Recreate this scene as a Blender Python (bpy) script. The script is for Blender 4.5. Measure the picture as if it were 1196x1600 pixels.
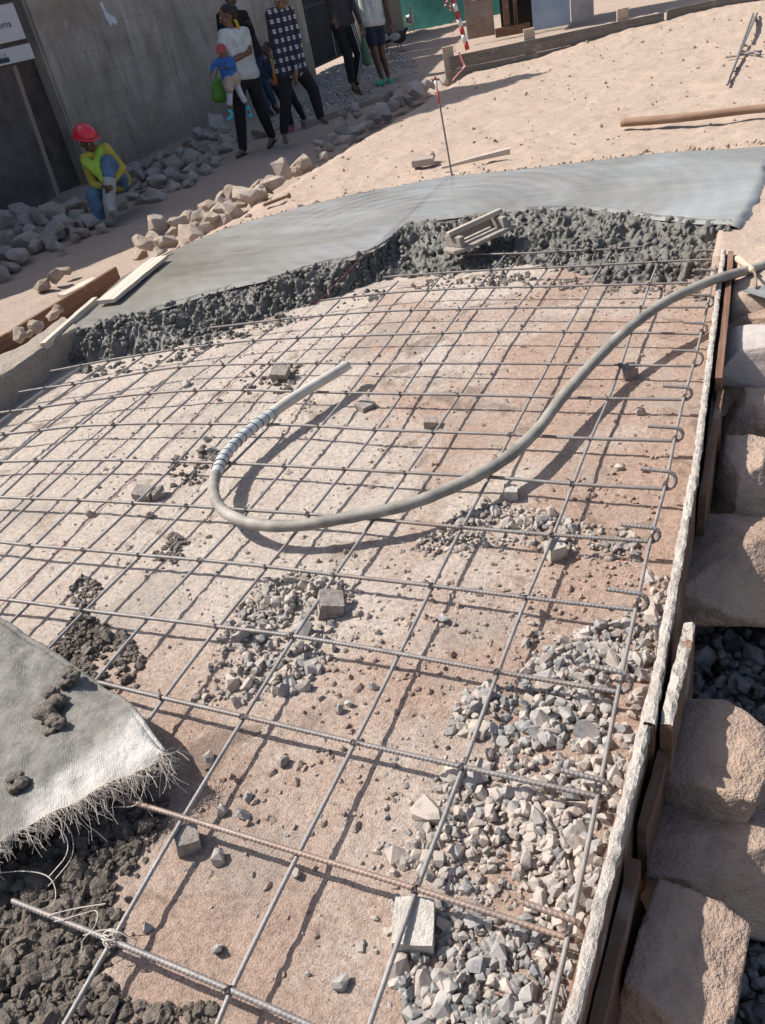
import bpy, bmesh, math, random
import numpy as np
from mathutils import Vector, Matrix

for _o in list(bpy.data.objects):
    bpy.data.objects.remove(_o)
scene = bpy.context.scene
col = scene.collection
rnd = random.Random(11)
R = math.radians

# ---------------------------------------------------------------- camera
camd = bpy.data.cameras.new('camera')
cam = bpy.data.objects.new('camera', camd)
col.objects.link(cam)
camd.sensor_fit = 'HORIZONTAL'
camd.sensor_width = 36.0
camd.lens = 37.41
camd.clip_start = 0.05
camd.clip_end = 900.0
cam.matrix_world = Matrix(((0.906186, -0.081323, 0.414987, 0.0),
                           (0.381618, 0.580067, -0.719646, 0.0),
                           (-0.182196, 0.810499, 0.556682, 1.62),
                           (0, 0, 0, 1)))
scene.camera = cam

# ---------------------------------------------------------------- sky, sun, exposure
SUN_AZ = 3.0       # direction the shadows run, degrees from +x
SUN_EL = 50.0
world = bpy.data.worlds.new('World')
scene.world = world
world.use_nodes = True
wn = world.node_tree
sky = wn.nodes.new('ShaderNodeTexSky')
sky.sky_type = 'NISHITA'
sky.sun_disc = False
sky.sun_elevation = R(SUN_EL)
sky.sun_rotation = R(270.0 - SUN_AZ)
sky.dust_density = 2.6
sky.air_density = 1.0
bg = wn.nodes['Background']
bg.inputs['Strength'].default_value = 0.10
wn.links.new(sky.outputs['Color'], bg.inputs['Color'])
sd = bpy.data.lights.new('sun', 'SUN')
sd.energy = 4.6
sd.angle = R(0.53)
sd.color = (1.0, 0.955, 0.89)
sun = bpy.data.objects.new('sun', sd)
col.objects.link(sun)
_d = Vector((math.cos(R(SUN_AZ)) * math.cos(R(SUN_EL)), math.sin(R(SUN_AZ)) * math.cos(R(SUN_EL)), -math.sin(R(SUN_EL))))
sun.rotation_euler = _d.to_track_quat('-Z', 'Y').to_euler()
sun.location = (-6, 0, 9)
scene.view_settings.view_transform = 'Standard'
scene.view_settings.look = 'None'
scene.view_settings.exposure = 0.55
scene.view_settings.gamma = 1.0
scene.view_settings.use_curve_mapping = False

# ---------------------------------------------------------------- helpers
def _hash(ix, iy, iz, seed):
    h = (ix.astype(np.int64) * 374761393 + iy.astype(np.int64) * 668265263 + iz.astype(np.int64) * 2147483647 + seed * 1274126177) & 0xFFFFFFFF
    h = ((h ^ (h >> 13)) * 1274126177) & 0xFFFFFFFF
    h = ((h ^ (h >> 16)) * 2246822519) & 0xFFFFFFFF
    return ((h ^ (h >> 15)) & 0xFFFFFF) / float(0xFFFFFF)

def noise2(x, y, seed=0):
    x = np.asarray(x, float); y = np.asarray(y, float)
    ix = np.floor(x); iy = np.floor(y)
    fx = x - ix; fy = y - iy
    fx = fx * fx * (3 - 2 * fx); fy = fy * fy * (3 - 2 * fy)
    z = np.zeros_like(ix)
    a = _hash(ix, iy, z, seed); b = _hash(ix + 1, iy, z, seed)
    c = _hash(ix, iy + 1, z, seed); d = _hash(ix + 1, iy + 1, z, seed)
    return (a * (1 - fx) + b * fx) * (1 - fy) + (c * (1 - fx) + d * fx) * fy - 0.5

def fbm2(x, y, seed=0, octv=4, gain=0.5):
    s = 0.0; a = 1.0; f = 1.0
    for i in range(octv):
        s = s + a * noise2(x * f + 17.3 * i, y * f - 9.1 * i, seed + i)
        a *= gain; f *= 2.07
    return s

def noise3(x, y, z, seed=0):
    ix = np.floor(x); iy = np.floor(y); iz = np.floor(z)
    fx = x - ix; fy = y - iy; fz = z - iz
    fx = fx * fx * (3 - 2 * fx); fy = fy * fy * (3 - 2 * fy); fz = fz * fz * (3 - 2 * fz)
    r = 0
    for dx in (0, 1):
        for dy in (0, 1):
            for dz in (0, 1):
                w = (fx if dx else 1 - fx) * (fy if dy else 1 - fy) * (fz if dz else 1 - fz)
                r = r + w * _hash(ix + dx, iy + dy, iz + dz, seed)
    return r - 0.5

def worley2(x, y, seed=0):
    """distance to the nearest jittered cell point"""
    x = np.asarray(x, float); y = np.asarray(y, float)
    ix = np.floor(x); iy = np.floor(y)
    best = np.full(x.shape, 9.0)
    z = np.zeros_like(ix)
    for dx in (-1, 0, 1):
        for dy in (-1, 0, 1):
            cx = ix + dx; cy = iy + dy
            px = cx + 0.1 + 0.8 * _hash(cx, cy, z, seed); py = cy + 0.1 + 0.8 * _hash(cx, cy, z, seed + 7)
            best = np.minimum(best, (px - x) ** 2 + (py - y) ** 2)
    return np.sqrt(best)

def smooth01(t):
    t = np.clip(t, 0, 1)
    return t * t * (3 - 2 * t)

def in_poly(px, py, poly):
    px = np.asarray(px, float); py = np.asarray(py, float)
    c = np.zeros(px.shape, bool)
    n = len(poly)
    for i in range(n):
        x0, y0 = poly[i][:2]; x1, y1 = poly[(i + 1) % n][:2]
        if y0 == y1: continue
        k = ((y0 > py) != (y1 > py)) & (px < (x1 - x0) * (py - y0) / (y1 - y0) + x0)
        c ^= k
    return c

def resample(pts, n):
    p = np.array(pts, float)
    d = np.r_[0, np.cumsum(np.linalg.norm(np.diff(p, axis=0), axis=1))]
    t = np.linspace(0, d[-1], n)
    return np.stack([np.interp(t, d, p[:, k]) for k in range(p.shape[1])], 1)

def smooth_line(pts, n, it=3):
    p = [np.array(q, float) for q in pts]
    for _ in range(it):
        q = [p[0]]
        for a, b in zip(p[:-1], p[1:]):
            q += [a * .75 + b * .25, a * .25 + b * .75]
        q.append(p[-1]); p = q
    return resample(p, n)

def mesh_np(name, v, f):
    me = bpy.data.meshes.new(name)
    v = np.asarray(v, np.float32)
    if isinstance(f, np.ndarray):
        k = f.shape[1]
        me.vertices.add(len(v)); me.vertices.foreach_set('co', v.ravel())
        me.loops.add(f.size); me.loops.foreach_set('vertex_index', f.astype(np.int32).ravel())
        me.polygons.add(len(f)); me.polygons.foreach_set('loop_start', np.arange(0, f.size, k, dtype=np.int32))
        me.update(calc_edges=True); me.validate()
    else:
        me.from_pydata([tuple(map(float, q)) for q in v], [], f)
        me.update()
    return me

def put(name, me, mat=None, parent=None, smooth=False, loc=None, rot=None, scale=None):
    if mat is not None:
        me.materials.clear(); me.materials.append(mat)
    me.polygons.foreach_set('use_smooth', np.full(len(me.polygons), bool(smooth)))
    o = bpy.data.objects.new(name, me)
    col.objects.link(o)
    if parent is not None: o.parent = parent
    if loc is not None: o.location = loc
    if rot is not None: o.rotation_euler = rot
    if scale is not None: o.scale = scale
    return o

def tag(o, label=None, cat=None, group=None, kind=None):
    if label: o['label'] = label
    if cat: o['category'] = cat
    if group: o['group'] = group
    if kind: o['kind'] = kind
    return o

def empty(name, loc=(0, 0, 0), rz=0.0):
    o = bpy.data.objects.new(name, None)
    o.empty_display_size = 0.1
    o.location = loc; o.rotation_euler = (0, 0, rz)
    col.objects.link(o)
    return o

def grid_faces(nu, nv):
    i = np.arange(nu * nv).reshape(nu, nv)
    return np.stack([i[:-1, :-1], i[1:, :-1], i[1:, 1:], i[:-1, 1:]], -1).reshape(-1, 4)

class MB:
    """collects simple shapes into one mesh"""
    def __init__(s): s.v = []; s.f = []
    def add(s, v, f):
        n = len(s.v); s.v += [tuple(map(float, q)) for q in v]; s.f += [tuple(int(i) + n for i in q) for q in f]
        return s
    def box(s, c, d, rz=0.0, rx=0.0, ry=0.0, taper=1.0):
        m = Matrix.Rotation(rz, 3, 'Z') @ Matrix.Rotation(ry, 3, 'Y') @ Matrix.Rotation(rx, 3, 'X')
        v = []
        for z in (-.5, .5):
            k = 1.0 if z < 0 else taper
            for x, y in ((-.5, -.5), (.5, -.5), (.5, .5), (-.5, .5)):
                v.append(Vector(c) + m @ Vector((x * d[0] * k, y * d[1] * k, z * d[2])))
        return s.add(v, [(0, 3, 2, 1), (4, 5, 6, 7), (0, 1, 5, 4), (1, 2, 6, 5), (2, 3, 7, 6), (3, 0, 4, 7)])
    def prism(s, poly, z0, z1):
        n = len(poly)
        v = [(p[0], p[1], z0) for p in poly] + [(p[0], p[1], z1) for p in poly]
        f = [tuple(range(n))[::-1], tuple(range(n, 2 * n))] + [(i, (i + 1) % n, n + (i + 1) % n, n + i) for i in range(n)]
        return s.add(v, f)
    def tube(s, pts, r, k=8, cap=True):
        v, f = tube_np(pts, r, k)
        n = len(v) // k
        f = [tuple(q) for q in f]
        if cap: f += [tuple(range(k))[::-1], tuple(range((n - 1) * k, n * k))]
        return s.add(v, f)
    def mesh(s, name, bevel=0.0, seg=1):
        me = bpy.data.meshes.new(name)
        me.from_pydata(s.v, [], s.f); me.update()
        bm = bmesh.new(); bm.from_mesh(me)
        bmesh.ops.recalc_face_normals(bm, faces=bm.faces)
        if bevel:
            bmesh.ops.bevel(bm, geom=list(bm.edges), offset=bevel, segments=seg, affect='EDGES', profile=0.6)
        bm.to_mesh(me); bm.free()
        return me

def tube_np(pts, r, k=8, rib=0.0, pitch=0.011, twist=0.0):
    p = np.asarray(pts, float); n = len(p)
    rr = np.full(n, r, float) if np.isscalar(r) else np.asarray(r, float)
    t = np.gradient(p, axis=0); t /= np.linalg.norm(t, axis=1)[:, None] + 1e-12
    up = np.array([0, 0, 1.0])
    if abs(t[0] @ up) > .9: up = np.array([1.0, 0, 0])
    a = np.zeros_like(p); b = np.zeros_like(p)
    u = up - t[0] * (up @ t[0]); u /= np.linalg.norm(u)
    for i in range(n):
        u = u - t[i] * (u @ t[i]); u /= np.linalg.norm(u) + 1e-12
        a[i] = u; b[i] = np.cross(t[i], u)
    d = np.r_[0, np.cumsum(np.linalg.norm(np.diff(p, axis=0), axis=1))]
    th = np.arange(k) * 2 * math.pi / k
    rad = rr[:, None] * np.ones((1, k))
    if rib:
        ph = (d[:, None] / pitch * 2 * math.pi + 1.0 * np.sin(th)[None, :] * 2.2)
        rad = rad * (1 + rib * np.clip(np.cos(ph), -0.2, 1) )
    v = p[:, None, :] + rad[:, :, None] * (np.cos(th)[None, :, None] * a[:, None, :] + np.sin(th)[None, :, None] * b[:, None, :])
    i = np.arange(n * k).reshape(n, k)
    j = np.roll(i, -1, axis=1)
    f = np.stack([i[:-1], i[1:], j[1:], j[:-1]], -1).reshape(-1, 4)
    return v.reshape(-1, 3), f

# ---------------------------------------------------------------- materials
def newmat(name):
    m = bpy.data.materials.new(name); m.use_nodes = True
    nt = m.node_tree
    return m, nt, nt.nodes['Principled BSDF']

def nd(nt, typ, **kw):
    n = nt.nodes.new(typ)
    for k, v in kw.items():
        if k.startswith('i_'): n.inputs[k[2:].replace('_', ' ')].default_value = v
        else: setattr(n, k, v)
    return n

def coords(nt, mode='Object', scale=None):
    tc = nd(nt, 'ShaderNodeTexCoord')
    out = tc.outputs[mode]
    if scale is not None:
        mp = nd(nt, 'ShaderNodeMapping'); mp.inputs['Scale'].default_value = scale
        nt.links.new(out, mp.inputs['Vector']); out = mp.outputs['Vector']
    return out

def nz(nt, vec, scale, detail=5, rough=0.6, dist=0.0):
    n = nd(nt, 'ShaderNodeTexNoise'); n.inputs['Scale'].default_value = scale
    n.inputs['Detail'].default_value = detail; n.inputs['Roughness'].default_value = rough; n.inputs['Distortion'].default_value = dist
    if vec is not None: nt.links.new(vec, n.inputs['Vector'])
    return n.outputs['Fac']

def ramp(nt, fac, stops):
    r = nd(nt, 'ShaderNodeValToRGB')
    while len(r.color_ramp.elements) < len(stops): r.color_ramp.elements.new(0.5)
    for e, (p, c) in zip(r.color_ramp.elements, stops):
        e.position = p; e.color = (c[0], c[1], c[2], 1) if not np.isscalar(c) else (c, c, c, 1)
    nt.links.new(fac, r.inputs['Fac'])
    return r.outputs['Color']

def mix(nt, fac, a, b, mode='MIX'):
    n = nd(nt, 'ShaderNodeMix', data_type='RGBA', blend_type=mode)
    for k, v in ((0, fac), (6, a), (7, b)):
        if hasattr(v, 'is_linked') or isinstance(v, bpy.types.NodeSocket): nt.links.new(v, n.inputs[k])
        elif k == 0: n.inputs[0].default_value = v
        else: n.inputs[k].default_value = (v[0], v[1], v[2], 1)
    return n.outputs[2]

def bump(nt, bsdf, h, strength=0.5, dist=0.01, prev=None):
    b = nd(nt, 'ShaderNodeBump'); b.inputs['Strength'].default_value = strength; b.inputs['Distance'].default_value = dist
    nt.links.new(h, b.inputs['Height'])
    if prev is not None: nt.links.new(prev, b.inputs['Normal'])
    nt.links.new(b.outputs['Normal'], bsdf.inputs['Normal'])
    return b.outputs['Normal']

def flat(name, c, rough=0.7, metal=0.0, var=0.12, scale=18.0, bumps=0.0, mode='Object', c2=None, bscale=60.0, bdist=0.004):
    """one colour broken up by noise, with fine relief"""
    m, nt, b = newmat(name)
    v = coords(nt, mode)
    n1 = nz(nt, v, scale, 6, 0.65)
    lo = tuple(max(0, x * (1 - var * 1.6)) for x in c) if c2 is None else c2
    hi = tuple(min(1, x * (1 + var)) for x in c)
    cc = ramp(nt, n1, [(0.3, lo), (0.7, hi)])
    nt.links.new(cc, b.inputs['Base Color'])
    b.inputs['Roughness'].default_value = rough; b.inputs['Metallic'].default_value = metal
    if bumps: bump(nt, b, nz(nt, v, bscale, 5, 0.7), bumps, bdist)
    return m

def stone_mat(name, stops, per='island', dust=None, bscale=90.0, bdist=0.006, gscale=60.0, bstr=.7):
    """rock: colour varies stone by stone, speckle and grain on top"""
    m, nt, b = newmat(name)
    v = coords(nt, 'Object')
    if per == 'island':
        g = nd(nt, 'ShaderNodeNewGeometry'); rv = g.outputs['Random Per Island']
    else:
        g = nd(nt, 'ShaderNodeObjectInfo'); rv = g.outputs['Random']
    base = ramp(nt, rv, stops)
    n1 = nz(nt, v, gscale, 6, 0.75)
    c1 = mix(nt, 0.7, base, ramp(nt, n1, [(0.28, .4), (0.48, 1.0), (0.8, 1.0)]), 'MULTIPLY')
    n2 = nz(nt, v, gscale * .12, 4, 0.6)
    if dust:
        c1 = mix(nt, ramp(nt, n2, [(0.42, 0.0), (0.62, 0.85)]), c1, dust)
    nt.links.new(c1, b.inputs['Base Color'])
    b.inputs['Roughness'].default_value = 0.92
    b.inputs['Specular IOR Level'].default_value = 0.25
    bump(nt, b, nz(nt, v, bscale, 6, 0.75), bstr, bdist)
    return m

# earth of the prepared bed: dusty tan crust with redder, damp laterite patches
def earth_mat():
    m, nt, b = newmat('bed_earth')
    v = coords(nt, 'Object')
    big = nz(nt, v, 0.9, 4, 0.55, 0.6)
    mid = nz(nt, v, 5.0, 6, 0.7)
    fine = nz(nt, v, 60.0, 6, 0.8)
    c = ramp(nt, fine, [(0.32, (0.33, 0.275, 0.23)), (0.5, (0.545, 0.465, 0.40)), (0.68, (0.66, 0.575, 0.50))])
    sep = nd(nt, 'ShaderNodeSeparateXYZ'); nt.links.new(v, sep.inputs[0])
    # laterite shows through towards the right-hand form
    mr = nd(nt, 'ShaderNodeMapRange'); mr.inputs['From Min'].default_value = -2.6; mr.inputs['From Max'].default_value = -0.3
    mr.inputs['To Min'].default_value = -0.16; mr.inputs['To Max'].default_value = 0.20
    nt.links.new(sep.outputs['X'], mr.inputs['Value'])
    ad = nd(nt, 'ShaderNodeMath', operation='ADD'); nt.links.new(big, ad.inputs[0]); nt.links.new(mr.outputs[0], ad.inputs[1])
    ad2 = nd(nt, 'ShaderNodeMath', operation='MULTIPLY_ADD'); nt.links.new(mid, ad2.inputs[0]); ad2.inputs[1].default_value = 0.35; nt.links.new(ad.outputs[0], ad2.inputs[2])
    redf = ramp(nt, ad2.outputs[0], [(0.655, 0.0), (0.83, 0.66)])
    red = ramp(nt, fine, [(0.3, (0.25, 0.145, 0.10)), (0.7, (0.48, 0.31, 0.23))])
    c = mix(nt, redf, c, red)
    grey = nz(nt, v, 2.3, 5, 0.6)
    c = mix(nt, ramp(nt, grey, [(0.54, 0.0), (0.66, 0.6)]), c, (0.36, 0.315, 0.27))
    gv = nd(nt, 'ShaderNodeTexVoronoi'); gv.inputs['Scale'].default_value = 240.0; nt.links.new(v, gv.inputs['Vector'])
    gs_ = nd(nt, 'ShaderNodeSeparateColor'); nt.links.new(gv.outputs['Color'], gs_.inputs[0])
    c = mix(nt, 0.55, c, ramp(nt, gs_.outputs[0], [(0.0, .5), (0.3, .95), (1.0, 1.0)]), 'MULTIPLY')
    damp = nz(nt, coords(nt, 'Object', (1, 1, 1)), 3.1, 6, 0.62, 1.2)
    c = mix(nt, ramp(nt, damp, [(0.34, 0.65), (0.42, 0.0)]), c, (0.18, 0.135, 0.105))
    nt.links.new(c, b.inputs['Base Color'])
    b.inputs['Roughness'].default_value = 0.95
    b.inputs['Specular IOR Level'].default_value = 0.15
    n1 = bump(nt, b, nz(nt, v, 40.0, 8, 0.8), 0.75, 0.02)
    vo = nd(nt, 'ShaderNodeTexVoronoi'); vo.inputs['Scale'].default_value = 210.0; nt.links.new(v, vo.inputs['Vector'])
    bump(nt, b, vo.outputs['Distance'], 0.5, 0.005, n1)
    return m

def sand_mat(name, a, bcol, ccol, s=1.0):
    m, nt, b = newmat(name)
    v = coords(nt, 'Object')
    f1 = nz(nt, v, 42.0 * s, 6, 0.8)
    f2 = nz(nt, v, 1.4 * s, 5, 0.6, 0.5)
    c = ramp(nt, f1, [(0.3, a), (0.55, bcol), (0.8, ccol)])
    c = mix(nt, ramp(nt, f2, [(0.42, 0.0), (0.68, 0.35)]), c, tuple(x * 0.72 for x in bcol))
    nt.links.new(c, b.inputs['Base Color'])
    b.inputs['Roughness'].default_value = 0.96; b.inputs['Specular IOR Level'].default_value = 0.12
    n1 = bump(nt, b, nz(nt, v, 11.0 * s, 6, 0.72), 0.55, 0.035)
    bump(nt, b, nz(nt, v, 70.0 * s, 5, 0.8), 0.5, 0.008, n1)
    return m

def wet_slab_mat():
    m, nt, b = newmat('wet_concrete')
    v = coords(nt, 'Object')
    n1 = nz(nt, v, 0.8, 5, 0.6, 0.8)
    st = nz(nt, coords(nt, 'Object', (0.8, 6.0, 1.0)), 1.5, 5, 0.6, 0.4)
    c = ramp(nt, n1, [(0.3, (0.19, 0.175, 0.145)), (0.5, (0.27, 0.258, 0.23)), (0.7, (0.33, 0.33, 0.315))])
    c = mix(nt, 0.55, c, ramp(nt, st, [(0.35, .78), (0.6, 1.0)]), 'MULTIPLY')
    sp = nz(nt, v, 90.0, 4, 0.7)
    c = mix(nt, ramp(nt, sp, [(0.66, 0.0), (0.72, 0.4)]), c, (0.34, 0.33, 0.30))
    nt.links.new(c, b.inputs['Base Color'])
    r = ramp(nt, nz(nt, v, 2.4, 4, 0.6), [(0.35, 0.10), (0.65, 0.34)])
    nt.links.new(r, b.inputs['Roughness'])
    b.inputs['Specular IOR Level'].default_value = 0.55
    wv = nd(nt, 'ShaderNodeTexWave', wave_type='RINGS', rings_direction='Z'); wv.inputs['Scale'].default_value = 2.6; wv.inputs['Distortion'].default_value = 3.0; wv.inputs['Detail'].default_value = 3.0; wv.inputs['Detail Scale'].default_value = 0.7; nt.links.new(v, wv.inputs['Vector'])
    n0 = bump(nt, b, wv.outputs['Fac'], 0.10, 0.02)
    n2 = bump(nt, b, st, 0.35, 0.02, n0)
    bump(nt, b, nz(nt, v, 55.0, 4, 0.7), 0.12, 0.004, n2)
    return m

def rough_conc_mat(name='raw_concrete', k=1.0, rough=0.5):
    m, nt, b = newmat(name)
    v = coords(nt, 'Object')
    n1 = nz(nt, v, 30.0, 6, 0.75)
    c = ramp(nt, n1, [(0.3, (0.08 * k, 0.073 * k, 0.063 * k)), (0.55, (0.148 * k, 0.138 * k, 0.12 * k)), (0.8, (0.225 * k, 0.21 * k, 0.187 * k))])
    nt.links.new(c, b.inputs['Base Color'])
    nt.links.new(ramp(nt, nz(nt, v, 12.0, 3), [(0.35, rough - .15), (0.65, rough + .25)]), b.inputs['Roughness'])
    b.inputs['Specular IOR Level'].default_value = 0.5
    bump(nt, b, nz(nt, v, 95.0, 5, 0.75), 0.7, 0.008)
    return m

def wood_mat(name, a, bcol, splash=None, scale=(1.5, 30, 30), amount=(0.55, 0.7)):
    m, nt, b = newmat(name)
    g = nz(nt, coords(nt, 'Object', scale), 1.6, 6, 0.65, 0.6)
    c = ramp(nt, g, [(0.3, a), (0.7, bcol)])
    if splash:
        s = nz(nt, coords(nt, 'Object'), 6.5, 6, 0.7)
        c = mix(nt, ramp(nt, s, [(amount[0], 0.0), (amount[1], 0.95)]), c, splash)
    nt.links.new(c, b.inputs['Base Color'])
    b.inputs['Roughness'].default_value = 0.85; b.inputs['Specular IOR Level'].default_value = 0.2
    bump(nt, b, g, 0.6, 0.004)
    return m

def rebar_mat(name, a, bcol, rust, ramt):
    m, nt, b = newmat(name)
    v = coords(nt, 'Object')
    c = ramp(nt, nz(nt, v, 22.0, 5, 0.7), [(0.3, a), (0.7, bcol)])
    c = mix(nt, ramp(nt, nz(nt, v, 3.0, 5, 0.7), [(0.5 - ramt, 0.0), (0.75 - ramt, 0.85)]), c, rust)
    c = mix(nt, ramp(nt, nz(nt, v, 9.0, 5, 0.7), [(0.56, 0.0), (0.70, 0.5)]), c, (0.32, 0.275, 0.24))
    nt.links.new(c, b.inputs['Base Color'])
    b.inputs['Metallic'].default_value = 0.25; b.inputs['Roughness'].default_value = 0.55
    bump(nt, b, nz(nt, v, 160.0, 4, 0.7), 0.4, 0.002)
    return m

def wall_mat():
    m, nt, b = newmat('stained_render')
    v = coords(nt, 'Object')
    n1 = nz(nt, v, 0.9, 6, 0.65, 0.5)
    c = ramp(nt, n1, [(0.3, (0.23, 0.195, 0.16)), (0.5, (0.37, 0.335, 0.29)), (0.7, (0.48, 0.455, 0.42))])
    # rain streaks run down the wall
    st = nz(nt, coords(nt, 'Object', (5.5, 5.5, 0.5)), 1.3, 6, 0.7, 0.3)
    c = mix(nt, ramp(nt, st, [(0.5, 0.0), (0.66, 0.45)]), c, (0.105, 0.088, 0.073))
    # flaked patches of pale render
    fl = nz(nt, coords(nt, 'Object', (2.6, 2.6, 1.2)), 2.2, 7, 0.75, 0.8)
    c = mix(nt, ramp(nt, fl, [(0.62, 0.0), (0.645, 0.75)]), c, (0.56, 0.53, 0.48))
    sep = nd(nt, 'ShaderNodeSeparateXYZ'); nt.links.new(v, sep.inputs[0])
    # splash-back dirt along the foot of the wall
    mr = nd(nt, 'ShaderNodeMapRange'); mr.inputs['From Min'].default_value = 0.75; mr.inputs['From Max'].default_value = 0.05
    nt.links.new(sep.outputs['Z'], mr.inputs['Value'])
    mu = nd(nt, 'ShaderNodeMath', operation='MULTIPLY'); nt.links.new(mr.outputs[0], mu.inputs[0]); nt.links.new(n1, mu.inputs[1])
    c = mix(nt, mu.outputs[0], c, (0.20, 0.135, 0.095))
    nt.links.new(c, b.inputs['Base Color'])
    b.inputs['Roughness'].default_value = 0.92; b.inputs['Specular IOR Level'].default_value = 0.2
    n2 = bump(nt, b, nz(nt, v, 14.0, 6, 0.75), 0.6, 0.02)
    # courses of blocks telegraph faintly through the render
    br = nd(nt, 'ShaderNodeTexBrick'); br.inputs['Scale'].default_value = 1.0
    br.inputs['Brick Width'].default_value = 0.5; br.inputs['Row Height'].default_value = 0.28; br.inputs['Mortar Size'].default_value = 0.012; br.inputs['Mortar Smooth'].default_value = 0.5
    cb = nd(nt, 'ShaderNodeCombineXYZ'); nt.links.new(sep.outputs['Y'], cb.inputs['X']); nt.links.new(sep.outputs['Z'], cb.inputs['Y'])
    nt.links.new(cb.outputs[0], br.inputs['Vector'])
    bump(nt, b, br.outputs['Fac'], 0.5, -0.012, n2)
    return m

def plaid_mat():
    m, nt, b = newmat('plaid_cloth')
    v = coords(nt, 'Object')
    sep = nd(nt, 'ShaderNodeSeparateXYZ'); nt.links.new(v, sep.inputs[0])
    def stripe(sock, freq, thr, ph=0.0):
        mm = nd(nt, 'ShaderNodeMath', operation='MULTIPLY_ADD'); nt.links.new(sock, mm.inputs[0]); mm.inputs[1].default_value = freq; mm.inputs[2].default_value = ph
        fr = nd(nt, 'ShaderNodeMath', operation='FRACT'); nt.links.new(mm.outputs[0], fr.inputs[0])
        lt = nd(nt, 'ShaderNodeMath', operation='LESS_THAN'); nt.links.new(fr.outputs[0], lt.inputs[0]); lt.inputs[1].default_value = thr
        return lt.outputs[0]
    ad = nd(nt, 'ShaderNodeMath', operation='ADD'); nt.links.new(sep.outputs['X'], ad.inputs[0]); nt.links.new(sep.outputs['Y'], ad.inputs[1])
    a = stripe(ad.outputs[0], 9.0, 0.42); c = stripe(sep.outputs['Z'], 9.5, 0.42)
    mu = nd(nt, 'ShaderNodeMath', operation='MULTIPLY'); nt.links.new(a, mu.inputs[0]); nt.links.new(c, mu.inputs[1])
    s2 = nd(nt, 'ShaderNodeMath', operation='ADD'); nt.links.new(a, s2.inputs[0]); nt.links.new(c, s2.inputs[1])
    g = ramp(nt, nz(nt, v, 120.0, 2), [(0.3, (0.012, 0.014, 0.03)), (0.7, (0.02, 0.024, 0.05))])
    g = mix(nt, ramp(nt, s2.outputs[0], [(0.2, 0.0), (0.5, 0.20)]), g, (0.10, 0.11, 0.15))
    # a thin dark line cuts each white square
    t1 = stripe(ad.outputs[0], 9.0, 0.06, 0.82); t2 = stripe(sep.outputs['Z'], 9.5, 0.06, 0.82)
    tm = nd(nt, 'ShaderNodeMath', operation='MAXIMUM'); nt.links.new(t1, tm.inputs[0]); nt.links.new(t2, tm.inputs[1])
    sb = nd(nt, 'ShaderNodeMath', operation='SUBTRACT', use_clamp=True); nt.links.new(mu.outputs[0], sb.inputs[0]); nt.links.new(tm.outputs[0], sb.inputs[1])
    c3 = mix(nt, sb.outputs[0], g, (0.62, 0.62, 0.62))
    nt.links.new(c3, b.inputs['Base Color']); b.inputs['Roughness'].default_value = 0.9
    bump(nt, b, nz(nt, v, 14.0, 3), 0.5, 0.03)
    return m

def cloth(name, c, k=0.18):
    return flat(name, c, 0.9, 0.0, k, 9.0, 0.6, bscale=16.0, bdist=0.03)

M = {}
M['earth'] = earth_mat()
M['sand'] = sand_mat('far_sand', (0.32, 0.24, 0.185), (0.435, 0.34, 0.27), (0.52, 0.42, 0.34))
M['street'] = sand_mat('street_dirt', (0.27, 0.205, 0.16), (0.40, 0.315, 0.255), (0.50, 0.41, 0.34))
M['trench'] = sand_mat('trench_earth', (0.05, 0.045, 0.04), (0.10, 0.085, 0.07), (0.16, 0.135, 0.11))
M['slab'] = wet_slab_mat()
M['raw'] = rough_conc_mat('raw_concrete', 0.95, 0.42)
M['spill'] = flat('spilled_mortar', (0.185, 0.152, 0.122), 0.7, 0, 0.35, 40.0, 1.0, c2=(0.085, 0.068, 0.054), bscale=60.0, bdist=0.02)
M['clod'] = flat('drying_mortar', (0.24, 0.205, 0.175), 0.9, 0, 0.3, 40.0, 1.0, c2=(0.13, 0.11, 0.095), bscale=60.0, bdist=0.02)
M['beam'] = sand_mat('dusty_cast_concrete', (0.21, 0.175, 0.145), (0.32, 0.275, 0.23), (0.42, 0.37, 0.315))
M['board'] = wood_mat('form_timber', (0.13, 0.07, 0.042), (0.27, 0.16, 0.10), (0.40, 0.34, 0.29), amount=(0.52, 0.70))
M['greyboard'] = wood_mat('weathered_timber', (0.12, 0.105, 0.09), (0.235, 0.21, 0.185), (0.33, 0.29, 0.25))
M['paleboard'] = wood_mat('cement_splashed_timber', (0.42, 0.34, 0.27), (0.62, 0.54, 0.46), (0.66, 0.62, 0.57))
M['redboard'] = wood_mat('red_brown_timber', (0.12, 0.065, 0.042), (0.23, 0.135, 0.09), (0.34, 0.26, 0.205), amount=(0.55, 0.75))
M['stick'] = wood_mat('peeled_pole', (0.20, 0.12, 0.08), (0.34, 0.22, 0.155), None)
M['newwood'] = wood_mat('pale_timber', (0.42, 0.31, 0.225), (0.58, 0.46, 0.355), (0.5, 0.46, 0.4))
M['crust'] = flat('dried_cement', (0.53, 0.485, 0.43), 0.95, 0, 0.15, 20.0, 0.8, c2=(0.33, 0.28, 0.235), bscale=60.0, bdist=0.02)
M['rebar'] = rebar_mat('ribbed_steel', (0.15, 0.135, 0.13), (0.26, 0.238, 0.228), (0.21, 0.14, 0.105), -0.02)
M['rebar_rust'] = rebar_mat('rusty_ribbed_steel', (0.20, 0.15, 0.125), (0.31, 0.235, 0.195), (0.28, 0.175, 0.125), 0.06)
M['rebar_plain'] = rebar_mat('plain_steel', (0.20, 0.19, 0.185), (0.33, 0.31, 0.295), (0.26, 0.19, 0.15), -0.05)
M['tie'] = flat('tie_wire_steel', (0.10, 0.085, 0.08), 0.6, 0.4)
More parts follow.
